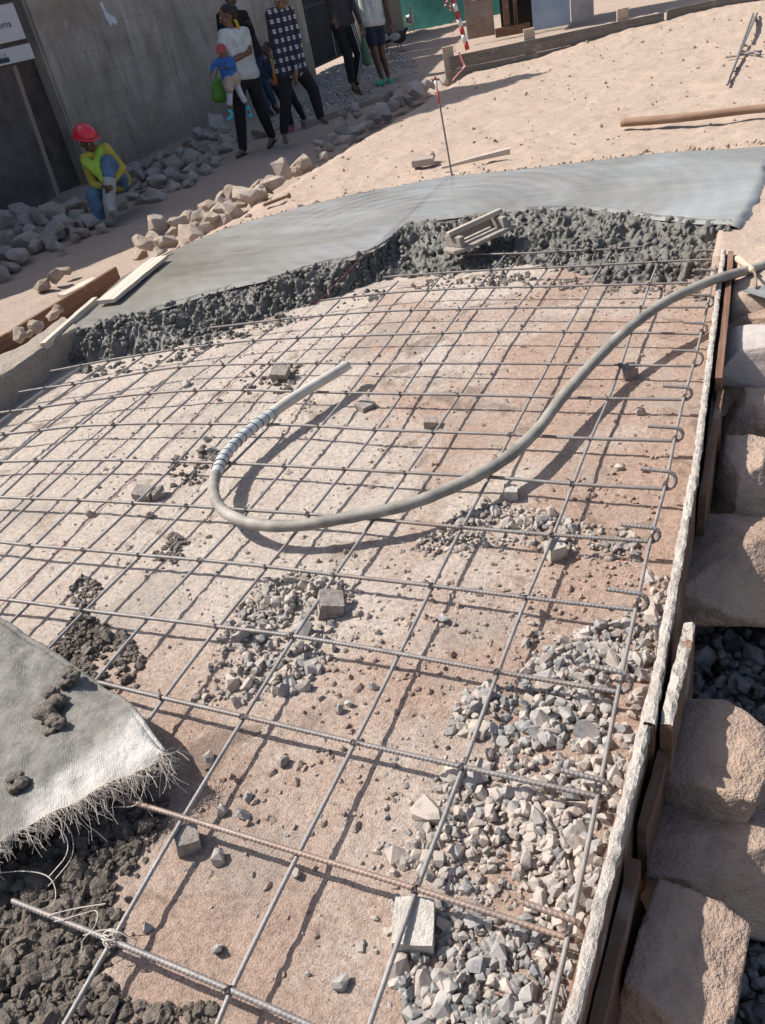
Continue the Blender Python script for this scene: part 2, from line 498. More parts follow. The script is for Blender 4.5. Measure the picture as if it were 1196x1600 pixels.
GREYS = [(0.0, (0.26, 0.235, 0.21)), (0.25, (0.39, 0.33, 0.285)), (0.5, (0.30, 0.285, 0.27)), (0.75, (0.45, 0.385, 0.335)), (1.0, (0.24, 0.238, 0.235))]
M['gravel'] = stone_mat('dusty_crushed_stone', GREYS, 'island', (0.45, 0.38, 0.325))
M['gravel_one'] = stone_mat('dusty_crushed_stone_single', GREYS, 'object', (0.45, 0.38, 0.325), 3.5, 0.004, 2.6, .5)
BLUES = [(0.0, (0.165, 0.165, 0.17)), (0.35, (0.27, 0.27, 0.268)), (0.7, (0.34, 0.32, 0.295)), (1.0, (0.20, 0.205, 0.215))]
M['gravel_fresh'] = stone_mat('fresh_crushed_stone', BLUES, 'island', (0.36, 0.32, 0.28))
M['gravel_fresh_one'] = stone_mat('fresh_crushed_stone_single', BLUES, 'object', (0.44, 0.40, 0.36), 3.5, 0.004, 2.6, .5)
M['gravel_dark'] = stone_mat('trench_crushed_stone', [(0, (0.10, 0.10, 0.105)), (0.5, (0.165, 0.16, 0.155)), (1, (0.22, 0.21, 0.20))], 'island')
M['street_gravel'] = stone_mat('street_crushed_stone', [(0, (0.25, 0.24, 0.225)), (0.5, (0.37, 0.35, 0.325)), (1, (0.48, 0.455, 0.42))], 'island')
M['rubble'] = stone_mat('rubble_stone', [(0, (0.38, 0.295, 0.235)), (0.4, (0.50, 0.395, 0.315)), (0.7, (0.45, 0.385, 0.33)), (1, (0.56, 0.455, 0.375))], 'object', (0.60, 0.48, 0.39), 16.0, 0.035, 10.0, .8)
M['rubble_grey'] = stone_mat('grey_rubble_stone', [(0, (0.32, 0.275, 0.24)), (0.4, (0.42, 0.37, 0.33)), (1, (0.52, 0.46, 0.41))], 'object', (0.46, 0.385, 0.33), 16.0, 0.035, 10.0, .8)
M['boulder'] = stone_mat('foundation_stone', [(0, (0.28, 0.20, 0.155)), (0.5, (0.345, 0.25, 0.195)), (1, (0.40, 0.30, 0.24))], 'object', (0.50, 0.36, 0.265), 6.0, 0.05, 11.0, .9)
M['sunlit_top_stone'] = stone_mat('sunlit_tone_foundation_stone', [(0, (0.46, 0.42, 0.39)), (1, (0.52, 0.47, 0.44))], 'object', (0.46, 0.36, 0.30), 30.0, 0.01, 7.0)  # paler than its neighbours: sunlight on its top put into the colour
M['spacer'] = flat('mortar_spacer', (0.55, 0.505, 0.445), 0.95, 0, 0.15, 30.0, 0.8, bscale=80.0, bdist=0.012)
M['spacer_dark'] = flat('dark_mortar_spacer', (0.33, 0.285, 0.25), 0.95, 0, 0.25, 30.0, 0.8, bscale=80.0, bdist=0.012)
M['hose'] = flat('dusty_rubber_hose', (0.31, 0.285, 0.24), 0.6, 0, 0.25, 9.0, 0.7, c2=(0.15, 0.138, 0.12), bscale=120.0, bdist=0.003)
M['poker'] = flat('dusty_poker_head', (0.56, 0.51, 0.44), 0.5, 0.15, 0.15, 10.0, 0.3)
M['tape'] = flat('grey_wrap_tape', (0.50, 0.51, 0.50), 0.4, 0.1, 0.18, 16.0, 0.3)
M['band'] = flat('dark_band', (0.09, 0.085, 0.08), 0.6)
M['wall'] = wall_mat()
M['darkwall'] = flat('dark_plaster', (0.115, 0.10, 0.095), 0.95, 0, 0.3, 3.0, 0.8, bscale=26.0, bdist=0.03)
M['pier'] = flat('dark_brown_pier', (0.075, 0.058, 0.05), 0.95, 0, 0.3, 4.0, 0.5)  # one dark brown tone with mild variation
M['red'] = flat('red_paint', (0.50, 0.055, 0.055), 0.55, 0, 0.12)
M['white'] = flat('white_paint', (0.72, 0.70, 0.68), 0.6, 0, 0.1)

# ================================================================ the setting
XL = sorted([(y, x) for x, y in [(-4.45, -6.0), (-4.45, 2.2), (-4.454, 3.692), (-4.561, 4.353), (-4.642, 5.27), (-4.517, 5.971), (-4.548, 7.213), (-4.57, 8.61), (-4.519, 10.009), (-4.612, 12.766), (-4.9, 16.0)]])
XLY = np.array([p[0] for p in XL]); XLX = np.array([p[1] for p in XL])
def x_left(y): return np.interp(y, XLY, XLX)

SLAB_FRONT = [(-3.866, 3.457, 0.16), (-3.601, 3.562, 0.16), (-3.353, 3.764, 0.16), (-3.123, 4.004, 0.16), (-2.906, 4.122, 0.16), (-2.745, 4.257, 0.16), (-2.577, 4.382, 0.16), (-2.358, 4.5, 0.16), (-2.274, 4.726, 0.16), (-2.285, 5.036, 0.16), (-2.256, 5.166, 0.16), (-2.037, 5.186, 0.16), (-1.815, 5.203, 0.16), (-1.608, 5.249, 0.16), (-1.394, 5.251, 0.16), (-1.138, 5.212, 0.16), (-0.873, 5.043, 0.16), (-0.635, 4.912, 0.16), (-0.413, 4.78, 0.16), (-0.204, 4.668, 0.16)]
SLAB_FAR = [(-3.941, 3.577, 0.16), (-4.06, 3.92, 0.16), (-4.186, 4.354, 0.16), (-4.189, 4.747, 0.16), (-4.098, 5.133, 0.16), (-3.928, 5.44, 0.16), (-3.694, 5.664, 0.16), (-3.455, 5.892, 0.16), (-3.084, 6.106, 0.16), (-2.689, 6.257, 0.16), (-2.372, 6.393, 0.16), (-1.867, 6.363, 0.16), (-1.382, 6.402, 0.16), (-0.927, 6.458, 0.16), (-0.489, 6.455, 0.16), (0.041, 6.45, 0.16)]
ROUGH_FOOT = [(-3.819, 3.308, 0.0), (-3.638, 3.327, 0.0), (-3.43, 3.38, 0.0), (-3.21, 3.475, 0.0), (-2.986, 3.561, 0.0), (-2.862, 3.804, 0.0), (-2.686, 3.978, 0.0), (-2.511, 4.167, -0.0), (-2.331, 4.361, 0.0), (-2.212, 4.5, 0.0), (-2.04, 4.514, 0.0), (-1.809, 4.467, 0.0), (-1.61, 4.488, -0.0), (-1.441, 4.595, 0.0), (-1.19, 4.522, 0.0), (-1.006, 4.361, 0.0), (-0.779, 4.262, 0.0), (-0.578, 4.242, 0.0), (-0.417, 4.226, 0.0), (-0.215, 4.312, 0.0)]
SLAB_RIGHT = [(-0.204, 4.668, 0.16), (-0.141, 4.933, 0.16), (-0.11, 5.361, 0.16), (-0.054, 6.334, 0.16)]

def axis(*segs):
    out = []
    for a, b, s in segs:
        out += list(np.arange(a, b, s))
    return np.array(out)

# --- street and yard: one sheet out to the horizon
gx = axis((-400, -40, 40), (-40, -12, 2.0), (-12, -3.4, 0.06), (-3.4, 8, 0.5), (8, 40, 4), (40, 401, 40))
gy = axis((-60, 0, 6), (0, 2, 0.4), (2, 19, 0.06), (19, 30, 0.5), (30, 60, 5), (60, 701, 40))
X, Y = np.meshgrid(gx, gy, indexing='ij')
Z = -0.08 + 0.05 * fbm2(X * .7, Y * .7, 3, 4) + 0.02 * fbm2(X * 6, Y * 6, 5, 3)
hole = (X > x_left(Y) + 0.35) & (X < 7) & (Y < 13.6) & (Y > -4)
Z = np.where(hole, -0.7, Z)
far = (Y > 13.6) & (X > -6)
Z = np.where(far, Z * 0.5 - 0.02, Z)
o = put('ground', mesh_np('ground', np.stack([X, Y, Z], -1).reshape(-1, 3), grid_faces(len(gx), len(gy))), M['street'], smooth=True)
tag(o, 'dusty brown street and yard running along the wall', kind='structure')

# --- sand bed beyond and beside the pour
SY = np.interp
fy = np.array([p[1] for p in SLAB_FRONT]); fx = np.array([p[0] for p in SLAB_FRONT])
ordx = np.argsort(fx)
sx = axis((-7.2, -5.6, 0.05), (-5.6, 1.5, 0.03), (1.5, 8.1, 0.15))
sy = axis((2.0, 3.0, 0.05), (3.0, 9, 0.03), (9, 14.6, 0.04))
X, Y = np.meshgrid(sx, sy, indexing='ij')
d = X - x_left(Y)
Z = -0.16 + 0.27 * smooth01((d + 0.25) / 0.75)
Z += 0.035 * fbm2(X * 1.1, Y * 1.1, 21, 3) * smooth01(d) + 0.022 * fbm2(X * 4.0, Y * 5.5, 23, 4) * smooth01((Y - 5.6) / 0.8) + 0.016 * fbm2(X * 11, Y * 15, 25, 3)
# heaped against the far form, higher towards its right end
Z += 0.16 * smooth01((Y - 12.4) / 1.6) * smooth01((X + 4.2) / 2.2)
slab_mid = np.interp(X, fx[ordx], fy[ordx]) + 0.18
cut = (X < np.where(Y > 4.25, -0.27, -0.14)) & (Y < slab_mid) & (X > -6)
Z = np.where(cut, -0.35, Z)
under = (~cut) & (Y < 6.6) & (X < -0.25)
Z = np.where(under, np.minimum(Z, 0.12), Z)
Z = np.where(((X > -0.15) | ((X > -0.26) & (Y > 4.25))) & (Y > 3.9) & (Y < 7), np.maximum(Z, 0.128 + 0.02 * fbm2(X * 9, Y * 9, 35, 3)), Z)
# trench beside the form: the bank drops off in a ragged line
bank = 3.78 + 0.05 * fbm2(X * 5, Y * 0 + 3, 31, 3) - 0.25 * np.clip(X - 0.4, 0, 2)
t = smooth01((bank - Y) / 0.22)
right = X > -0.14
Z = np.where(right, Z * (1 - t) - 0.5 * t, Z)
o = put('sand_bed', mesh_np('sand_bed', np.stack([X, Y, Z], -1).reshape(-1, 3), grid_faces(len(sx), len(sy))), M['sand'], smooth=True)
SANDX, SANDY, SANDZ = sx, sy, Z
def sand_h(x, y): return float(SANDZ[min(np.searchsorted(SANDX, x), len(SANDX) - 1), min(np.searchsorted(SANDY, y), len(SANDY) - 1)])
tag(o, 'loose pinkish sand spread beyond the fresh concrete', kind='structure')

# --- floor of the trench
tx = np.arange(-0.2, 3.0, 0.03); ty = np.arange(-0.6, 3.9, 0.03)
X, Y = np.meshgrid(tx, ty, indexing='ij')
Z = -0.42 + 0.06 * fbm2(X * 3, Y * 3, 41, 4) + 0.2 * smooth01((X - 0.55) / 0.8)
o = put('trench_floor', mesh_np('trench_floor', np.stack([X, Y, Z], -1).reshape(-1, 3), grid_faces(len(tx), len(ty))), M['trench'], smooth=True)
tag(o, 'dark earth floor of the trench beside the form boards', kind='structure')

# --- prepared bed under the reinforcement
def bed_h(x, y):
    x = np.asarray(x, float); y = np.asarray(y, float)
    z = 0.024 * fbm2(x * 1.5, y * 1.5, 51, 2) + 0.005 * fbm2(x * 5.5, y * 5.5, 53, 2) + 0.005 * fbm2(x * 26, y * 26, 57, 2) + 0.003 * fbm2(x * 48, y * 48, 59, 2)
    w = worley2(x * 16, y * 16, 61)
    patch = smooth01((fbm2(x * 1.3 + 4, y * 1.3, 63, 3) + 0.12) * 4)
    z += patch * 0.007 * np.clip(0.42 - w, 0, 1) / 0.42
    w = worley2(x * 38, y * 38, 65)
    z += 0.006 * np.clip(0.4 - w, 0, 1) / 0.4 * smooth01((fbm2(x * 3, y * 3, 67, 2) + .2) * 4)
    return z * 0.6 - 0.004
bx_ = np.arange(-4.35, -0.165, 0.011); by_ = axis((0.05, 2.6, 0.010), (2.6, 5.4, 0.013))
X, Y = np.meshgrid(bx_, by_, indexing='ij')
Z = bed_h(X, Y)
o = put('bed_earth', mesh_np('bed_earth', np.stack([X, Y, Z], -1).reshape(-1, 3), grid_faces(len(bx_), len(by_))), M['earth'], smooth=True)
tag(o, 'prepared earth bed of tan dust and reddish soil under the steel mat', kind='structure')

# --- fresh concrete: trowelled top, raw aggregate face
slab = empty('concrete_slab', SLAB_FRONT[10])
tag(slab, 'freshly poured wet grey concrete slab with a raw stony front face', 'slab')
inv = Vector(SLAB_FRONT[10])
NU, NV = 260, 90
fr = resample(SLAB_FRONT, NU); fa = resample(SLAB_FAR, NU)
# right-hand edge runs back along its own curve
v = np.linspace(0, 1, NV)[None, :, None]
P = fr[:, None, :] * (1 - v) + fa[:, None, :] * v
rt = resample(SLAB_RIGHT, NV)
wgt = smooth01((np.linspace(0, 1, NU) - 0.85) / 0.15)[:, None, None]
P = P + wgt * (rt[None, :, :] - P[-1:, :, :])
x, y = P[..., 0], P[..., 1]
zz = 0.16 + 0.012 * fbm2(x * .8, y * 1.6, 71, 3) + 0.0035 * fbm2(x * 2.0 + y * 1.2, y * 9.0, 73, 3)
vv = np.linspace(0, 1, NV)[None, :]
# ragged, slightly slumped front lip and a thin far edge
P[..., 1] += (0.05 * fbm2(x * 5, y * 0, 75, 4)) * np.clip(1 - vv * 8, 0, 1)
zz -= 0.012 * np.clip(1 - vv * 22, 0, 1) ** 2
zz -= 0.05 * np.clip((vv - 0.985) / 0.015, 0, 1)
P[..., 2] = zz
# skirt down
low = P.copy()
bottom_far = P[:, -1:, :] - [0, -0.01, 0.12]
P = np.concatenate([P, bottom_far], 1)
side = P[-1:, :, :] + np.array([0.02, -0.01, -0.012]); side2 = P[-1:, :, :] + np.array([0.07, -0.01, -0.075])
side[..., 0] += 0.03 * fbm2(side[..., 1] * 8, side[..., 1] * 0, 79, 3)
P = np.concatenate([P, side, side2], 0)
q = P.reshape(-1, 3) - np.array(inv)
put('trowelled_top', mesh_np('slab_top', q, grid_faces(NU + 2, NV + 1)), M['slab'], slab, smooth=True)

NU, NV = 1100, 70
fr = smooth_line(SLAB_FRONT, NU, 2); ft = smooth_line(ROUGH_FOOT, NU, 2)
fr[:, 1] += 0.05 * fbm2(fr[:, 0] * 5, fr[:, 1] * 0, 75, 4) + 0.055
v = np.linspace(0, 1, NV)[None, :, None]
P = fr[:, None, :] * (1 - v) + ft[:, None, :] * v
x, y = P[..., 0], P[..., 1]
vv = np.linspace(0, 1, NV)[None, :]
span = np.linalg.norm((fr - ft)[:, :2], axis=1)[:, None]
steep = smooth01((0.5 - span) / 0.3)
prof = (1 - vv) ** 1.0 * (1 - steep) + (1 - vv ** 2.2) * steep
P[..., 2] = -0.03 + 0.189 * prof + 0.05 * fbm2(x * 4, y * 5, 81, 3) * np.sin(vv * math.pi)
wx = x + 0.03 * fbm2(x * 9, y * 9, 95, 3); wy = y - P[..., 2] + 0.03 * fbm2(x * 9, y * 9, 96, 3)
w1 = np.clip(0.55 - worley2(wx * 14, wy * 14, 83), -.1, 1) * (0.4 + 1.6 * smooth01(fbm2(x * 5, y * 7, 97, 2) + .5)); w2 = np.clip(0.5 - worley2(wx * 36, wy * 36, 85), 0, 1) * (0.3 + 1.4 * smooth01(fbm2(x * 8, y * 8, 98, 2) + .5))
w3 = fbm2(x * 60, (y - P[..., 2]) * 60, 87, 3)
dsp = (0.062 * w1 + 0.030 * w2 + 0.004 * w3) * (0.12 + 0.88 * smooth01(vv * 6)) * (1 - 0.6 * smooth01((vv - .85) / .15))
P[..., 1] -= dsp * 0.65; P[..., 2] += dsp * 0.62 - 0.012 * smooth01(vv * 5)
P[..., 0] += 0.012 * fbm2(x * 30, (y + P[..., 2]) * 30, 89, 2)
o = put('raw_face', mesh_np('raw_face', P.reshape(-1, 3) - np.array(inv), grid_faces(NU, NV)), M['raw'], slab, smooth=True)
o['label'] = 'dark lumpy unfinished face of the pour'
ROUGH = P

# lumps of aggregate sticking out of the raw face
def hull_rock(seed, n=14, sq=0.75, jit=0.25, dims=(1, 0.8, 0.65)):
    """faceted stone about one unit long"""
    r = np.random.RandomState(seed)
    p = r.normal(size=(n, 3)); p /= np.abs(p).max(1)[:, None] ** sq * np.linalg.norm(p, axis=1)[:, None] ** (1 - sq)
    p *= (1 - jit * r.rand(n, 1)); p *= np.array(dims) * 0.5
    bm = bmesh.new()
    for q in p: bm.verts.new(q)
    bmesh.ops.convex_hull(bm, input=bm.verts[:])
    bmesh.ops.delete(bm, geom=[v for v in bm.verts if not v.link_faces], context='VERTS')
    bmesh.ops.recalc_face_normals(bm, faces=bm.faces)
    return bm

def bm_arrays(bm):
    bm.verts.index_update()
    return np.array([v.co[:] for v in bm.verts]), np.array([[v.index for v in f.verts] for f in bm.faces if len(f.verts) == 3])

PEB = []
for i in range(28):
    b_ = hull_rock(100 + i, 19 + i % 6, 0.45 + 0.4 * ((i * 7) % 5) / 5, 0.17, (1, .65 + .3 * ((i * 3) % 4) / 4, .5 + .25 * ((i * 5) % 4) / 4))
    PEB.append(bm_arrays(b_)); b_.free()

def rot_np(r):
    q = r.normal(size=4); q /= np.linalg.norm(q)
    w, x, y, z = q
    return np.array([[1 - 2 * (y * y + z * z), 2 * (x * y - z * w), 2 * (x * z + y * w)], [2 * (x * y + z * w), 1 - 2 * (x * x + z * z), 2 * (y * z - x * w)], [2 * (x * z - y * w), 2 * (y * z + x * w), 1 - 2 * (x * x + y * y)]])

def pebble_mesh(name, items, seed=0):
    """items: (x, y, z, size) -> one joined mesh of stones"""
    r = np.random.RandomState(seed)
    V = []; F = []; n = 0
    for (x, y, z, s) in items:
        v, f = PEB[r.randint(len(PEB))]
        V.append((v * s) @ rot_np(r).T + [x, y, z]); F.append(f + n); n += len(v)
    return mesh_np(name, np.concatenate(V), np.concatenate(F))

r = np.random.RandomState(5)
items = []
for k in range(4200):
    i = r.randint(NU); j = r.randint(3, NV - 4)
    x, y, z = ROUGH[i, j]
    items.append((x, y - 0.004, z + 0.003, 0.008 + 0.030 * r.rand() ** 2.2))
bm = bmesh.new(); bmesh.ops.create_icosphere(bm, subdivisions=2, radius=0.5); bv, bf = bm_arrays(bm); bm.free()
V = []; F = []
for k, (a, b, c, s) in enumerate(items[:1500]):
    o3 = r.rand(3) * 50
    q = bv * (1 + 1.1 * noise3(bv[:, 0] * 3.6 + o3[0], bv[:, 1] * 2.5 + o3[1], bv[:, 2] * 2.5 + o3[2], 7))[:, None] * s * 1.15
    V.append(q @ rot_np(r).T + [a - inv[0], b - inv[1], c - inv[2]]); F.append(bf + k * len(bv))
o = put('exposed_aggregate', mesh_np('aggregate', np.concatenate(V), np.concatenate(F)), M['raw'], slab, smooth=True)
tag(o, kind='stuff')

# --- older cast edge beam on the left
BEAM_IN = [(-3.729, 2.447, 0.165), (-3.789, 2.778, 0.165), (-3.799, 3.051, 0.165), (-3.832, 3.278, 0.165), (-3.807, 3.453, 0.165)]
BEAM_OUT = [(-4.141, 2.817, 0.165), (-4.142, 3.121, 0.165), (-4.06, 3.228, 0.165), (-4.095, 3.416, 0.165), (-4.13, 3.656, 0.165)]
beam = empty('concrete_edge_beam', (BEAM_IN[1][0], BEAM_IN[1][1], 0))
tag(beam, 'dusty cast concrete edge beam at the left of the steel mat', 'beam')
n1 = 60
a = resample(BEAM_IN, n1); c = resample(BEAM_OUT, n1)
sec = []
for t, z in ((0, -0.25), (0, -0.02), (0, 0.07), (0.0, 0.15), (0.04, 0.165), (0.3, 0.17), (0.55, 0.168), (0.8, 0.165), (1.0, 0.15), (1.0, -0.2)):
    p = a * (1 - t) + c * t; p[:, 2] = z; sec.append(p)
P = np.stack(sec, 1)
P += 0.012 * np.stack([fbm2(P[..., 0] * 9 + P[..., 2] * 9, P[..., 1] * 9, 91 + i, 3) for i in range(3)], -1)
P = P - np.array([BEAM_IN[1][0], BEAM_IN[1][1], 0])
put('cast_body', mesh_np('beam', P.reshape(-1, 3), grid_faces(n1, len(sec))), M['beam'], beam, smooth=False)

# ================================================================ steel mat
ZG = 0.070
TB = {   # bars across, traced left to right at mat height
 0: [(-1.422, 0.461), (-1.343, 0.461), (-1.138, 0.461), (-0.833, 0.458), (-0.659, 0.452), (-0.162, 0.436)],
 1: [(-1.623, 0.755), (-1.382, 0.755), (-1.16, 0.756), (-0.839, 0.754), (-0.556, 0.753), (-0.237, 0.746)],
 2: [(-1.923, 1.07), (-1.669, 1.068), (-1.446, 1.064), (-1.172, 1.065), (-0.839, 1.062), (-0.554, 1.061), (-0.239, 1.065)],
 3: [(-2.524, 1.302), (-2.34, 1.313), (-2.217, 1.32), (-1.972, 1.329), (-1.717, 1.343), (-1.449, 1.357), (-1.183, 1.373), (-0.843, 1.373), (-0.559, 1.367), (-0.249, 1.37)],
 4: [(-2.843, 1.59), (-2.634, 1.598), (-2.473, 1.6), (-2.22, 1.617), (-1.965, 1.629), (-1.706, 1.644), (-1.442, 1.655), (-1.186, 1.657), (-0.85, 1.665), (-0.558, 1.662), (-0.249, 1.671)],
 5: [(-3.135, 1.852), (-2.915, 1.871), (-2.744, 1.883), (-2.497, 1.906), (-2.219, 1.92), (-1.965, 1.937), (-1.691, 1.945), (-1.433, 1.957), (-1.18, 1.962), (-0.855, 1.962), (-0.549, 1.964), (-0.253, 1.978)],
 6: [(-3.407, 2.098), (-3.178, 2.127), (-2.977, 2.153), (-2.762, 2.178), (-2.504, 2.209), (-2.225, 2.228), (-1.957, 2.243), (-1.695, 2.251), (-1.428, 2.256), (-1.17, 2.257), (-0.847, 2.268), (-0.548, 2.254), (-0.245, 2.261)],
 7: [(-3.624, 2.293), (-3.413, 2.354), (-3.192, 2.409), (-3.002, 2.467), (-2.788, 2.495), (-2.54, 2.527), (-2.253, 2.544), (-1.945, 2.566), (-1.696, 2.567), (-1.423, 2.555), (-1.166, 2.56), (-0.851, 2.565), (-0.548, 2.556), (-0.25, 2.564)],
 8: [(-3.808, 2.503), (-3.628, 2.563), (-3.404, 2.631), (-3.205, 2.697), (-3.006, 2.762), (-2.805, 2.812), (-2.545, 2.856), (-2.268, 2.874), (-1.994, 2.871), (-1.701, 2.87), (-1.432, 2.869), (-1.164, 2.874), (-0.85, 2.87), (-0.535, 2.868), (-0.25, 2.871)],
 9: [(-3.71, 2.789), (-3.58, 2.847), (-3.4, 2.891), (-3.204, 2.965), (-3.012, 3.045), (-2.841, 3.116), (-2.565, 3.142), (-2.288, 3.16), (-2.012, 3.173), (-1.719, 3.172), (-1.452, 3.174), (-1.16, 3.17), (-0.842, 3.166), (-0.534, 3.163), (-0.24, 3.157)],
 10: [(-3.714, 3.048), (-3.406, 3.192), (-3.176, 3.267), (-2.998, 3.337), (-2.801, 3.389), (-2.547, 3.443), (-2.282, 3.471), (-2.018, 3.492), (-1.733, 3.506), (-1.461, 3.513), (-1.17, 3.52), (-0.848, 3.503), (-0.544, 3.487), (-0.24, 3.465)],
 11: [(-2.959, 3.629), (-2.681, 3.692), (-2.333, 3.766), (-1.999, 3.811), (-1.752, 3.823), (-1.47, 3.818), (-1.165, 3.812), (-0.842, 3.794), (-0.537, 3.774), (-0.24, 3.76)],
 12: [(-2.407, 3.997), (-2.357, 4.018), (-2.027, 4.084), (-1.755, 4.109), (-1.471, 4.12), (-1.15, 4.099), (-0.842, 4.087), (-0.543, 4.075), (-0.248, 4.071)],
 13: [(-2.135, 4.35), (-2.067, 4.364), (-1.773, 4.383), (-1.464, 4.397), (-1.139, 4.39), (-0.835, 4.396), (-0.544, 4.4), (-0.242, 4.391)],
 14: [(-1.752, 4.699), (-1.471, 4.667), (-1.255, 4.656), (-1.143, 4.667), (-0.836, 4.643), (-0.636, 4.663)],
}
LB = [   # bars along, traced from near to far
 [(-0.238, 0.491), (-0.24, 0.592), (-0.238, 0.749), (-0.241, 1.066), (-0.249, 1.37), (-0.251, 1.67), (-0.255, 1.977), (-0.245, 2.261), (-0.251, 2.568), (-0.252, 2.871), (-0.243, 3.16), (-0.24, 3.465), (-0.24, 3.76), (-0.246, 4.439)],
 [(-0.544, 0.385), (-0.547, 0.489), (-0.556, 0.753), (-0.554, 1.061), (-0.559, 1.367), (-0.558, 1.662), (-0.549, 1.964), (-0.548, 2.254), (-0.548, 2.556), (-0.535, 2.868), (-0.534, 3.163), (-0.542, 3.473), (-0.537, 3.772), (-0.543, 4.075), (-0.54, 4.503)],
 [(-0.814, 0.302), (-0.826, 0.396), (-0.833, 0.458), (-0.839, 0.754), (-0.839, 1.062), (-0.843, 1.373), (-0.85, 1.665), (-0.855, 1.962), (-0.848, 2.272), (-0.852, 2.569), (-0.85, 2.87), (-0.842, 3.166), (-0.848, 3.503), (-0.841, 3.791), (-0.842, 4.087), (-0.835, 4.396), (-0.824, 4.673)],
 [(-1.117, 0.208), (-1.125, 0.296), (-1.138, 0.461), (-1.16, 0.756), (-1.172, 1.065), (-1.183, 1.373), (-1.186, 1.657), (-1.18, 1.962), (-1.17, 2.257), (-1.166, 2.56), (-1.164, 2.874), (-1.16, 3.17), (-1.17, 3.52), (-1.165, 3.812), (-1.15, 4.099), (-1.138, 4.386), (-1.136, 4.703)],
 [(-1.427, 0.89), (-1.446, 1.064), (-1.449, 1.357), (-1.442, 1.655), (-1.433, 1.957), (-1.428, 2.256), (-1.423, 2.555), (-1.432, 2.869), (-1.452, 3.174), (-1.461, 3.513), (-1.471, 3.823), (-1.471, 4.12), (-1.464, 4.397), (-1.459, 4.71)],
 [(-1.699, 0.994), (-1.706, 1.085), (-1.717, 1.343), (-1.706, 1.644), (-1.691, 1.945), (-1.695, 2.251), (-1.696, 2.567), (-1.701, 2.87), (-1.719, 3.172), (-1.733, 3.506), (-1.752, 3.823), (-1.755, 4.109), (-1.768, 4.403)],
 [(-1.961, 1.053), (-1.969, 1.146), (-1.972, 1.329), (-1.965, 1.629), (-1.965, 1.937), (-1.957, 2.243), (-1.945, 2.566), (-1.994, 2.871), (-2.014, 3.177), (-2.017, 3.489), (-1.999, 3.811), (-2.027, 4.084), (-2.023, 4.306)],
 [(-2.202, 1.122), (-2.217, 1.32), (-2.22, 1.617), (-2.219, 1.92), (-2.226, 2.23), (-2.253, 2.544), (-2.268, 2.874), (-2.288, 3.16), (-2.282, 3.471), (-2.281, 3.745), (-2.292, 4.028)],
 [(-2.435, 1.282), (-2.473, 1.6), (-2.497, 1.906), (-2.504, 2.209), (-2.54, 2.527), (-2.545, 2.856), (-2.565, 3.142), (-2.547, 3.443), (-2.533, 3.74)],
 [(-2.69, 1.484), (-2.744, 1.883), (-2.762, 2.178), (-2.788, 2.495), (-2.805, 2.812), (-2.841, 3.116), (-2.801, 3.423)],
 [(-2.901, 1.642), (-2.977, 2.153), (-3.002, 2.467), (-3.006, 2.762), (-3.012, 3.045), (-3.022, 3.384)],
 [(-3.144, 1.861), (-3.184, 2.132), (-3.192, 2.409), (-3.205, 2.697), (-3.204, 2.965), (-3.196, 3.275)],
 [(-3.362, 2.057), (-3.389, 2.331), (-3.404, 2.631), (-3.4, 2.891), (-3.398, 3.2)],
 [(-3.555, 2.231), (-3.562, 2.499), (-3.58, 2.847), (-3.546, 3.132)],
]
mat_root = empty('steel_reinforcement_mat', (-1.5, 2.0, 0))
tag(mat_root, 'tied grid of ribbed steel reinforcing bars over the earth bed', 'rebar mat')
MO = np.array([-1.5, 2.0, 0])
RT, RL = 0.0062, 0.0056
def bar_z(x, y, seed):
    return 0.006 * fbm2(x * 1.1, y * 1.1, seed, 2)
T3 = {}
for k, pts in TB.items():
    p = smooth_line(pts, 60, 2)
    z = ZG + bar_z(p[:, 0], p[:, 1], 201)
    if k in (9, 10): z[:10] -= 0.0
    P = np.c_[p, z]
    T3[k] = P
    if 1 <= k <= 13:     # the end is bent up and back over itself
        e = P[-1]; dx = P[-1] - P[-3]; dx[2] = 0; dx /= np.linalg.norm(dx)
        rr = 0.026 + 0.004 * math.sin(k * 2.3)
        lean = 0.10 * math.sin(k * 1.9)
        up = np.array([lean * dx[1], -lean * dx[0] + 0.25, 1.0]); up /= np.linalg.norm(up)
        hook = [e + dx * rr * math.sin(t) + up * rr * (1 - math.cos(t)) for t in np.linspace(0.25, math.pi, 9)]
        L = 0.085 + 0.02 * math.sin(k * 3.1)
        hook += [hook[-1] - dx * L * t + up * 0.004 * t for t in (0.3, 0.65, 1.0)]
        P = np.concatenate([P, np.array(hook)])
    dense = 0.0024 if k <= 5 else (0.0045 if k <= 8 else 0.02)
    d = np.linalg.norm(np.diff(P, axis=0), axis=1).sum()
    P2 = resample(P, int(d / dense))
    v, f = tube_np(P2, RT, 8 if k <= 8 else 6, rib=0.17 if k <= 8 else 0.0, pitch=0.0108 if k <= 5 else 0.0135)
    o = put('ribbed_bar', mesh_np('ribbed_bar', v - MO, f), M['rebar_rust'] if k in (1,) else M['rebar'], mat_root, smooth=True)
    if k == 1: o['label'] = 'rusty brown ribbed bar near the front'
L3 = []
for k, pts in enumerate(LB):
    p = smooth_line(pts, 60, 2)
    z = ZG - RT - RL + bar_z(p[:, 0], p[:, 1], 201) if k else ZG + RT + RL + bar_z(p[:, 0], p[:, 1], 201) - 0.001
    P = np.c_[p, z]; L3.append(P)
    d = np.linalg.norm(np.diff(P, axis=0), axis=1).sum()
    v, f = tube_np(resample(P, int(d / (0.004 if k < 5 else 0.012))), RL, 7, rib=0.07 if k < 5 else 0.0, pitch=0.016)
    put('long_bar', mesh_np('long_bar', v - MO, f), M['rebar_plain'], mat_root, smooth=True)
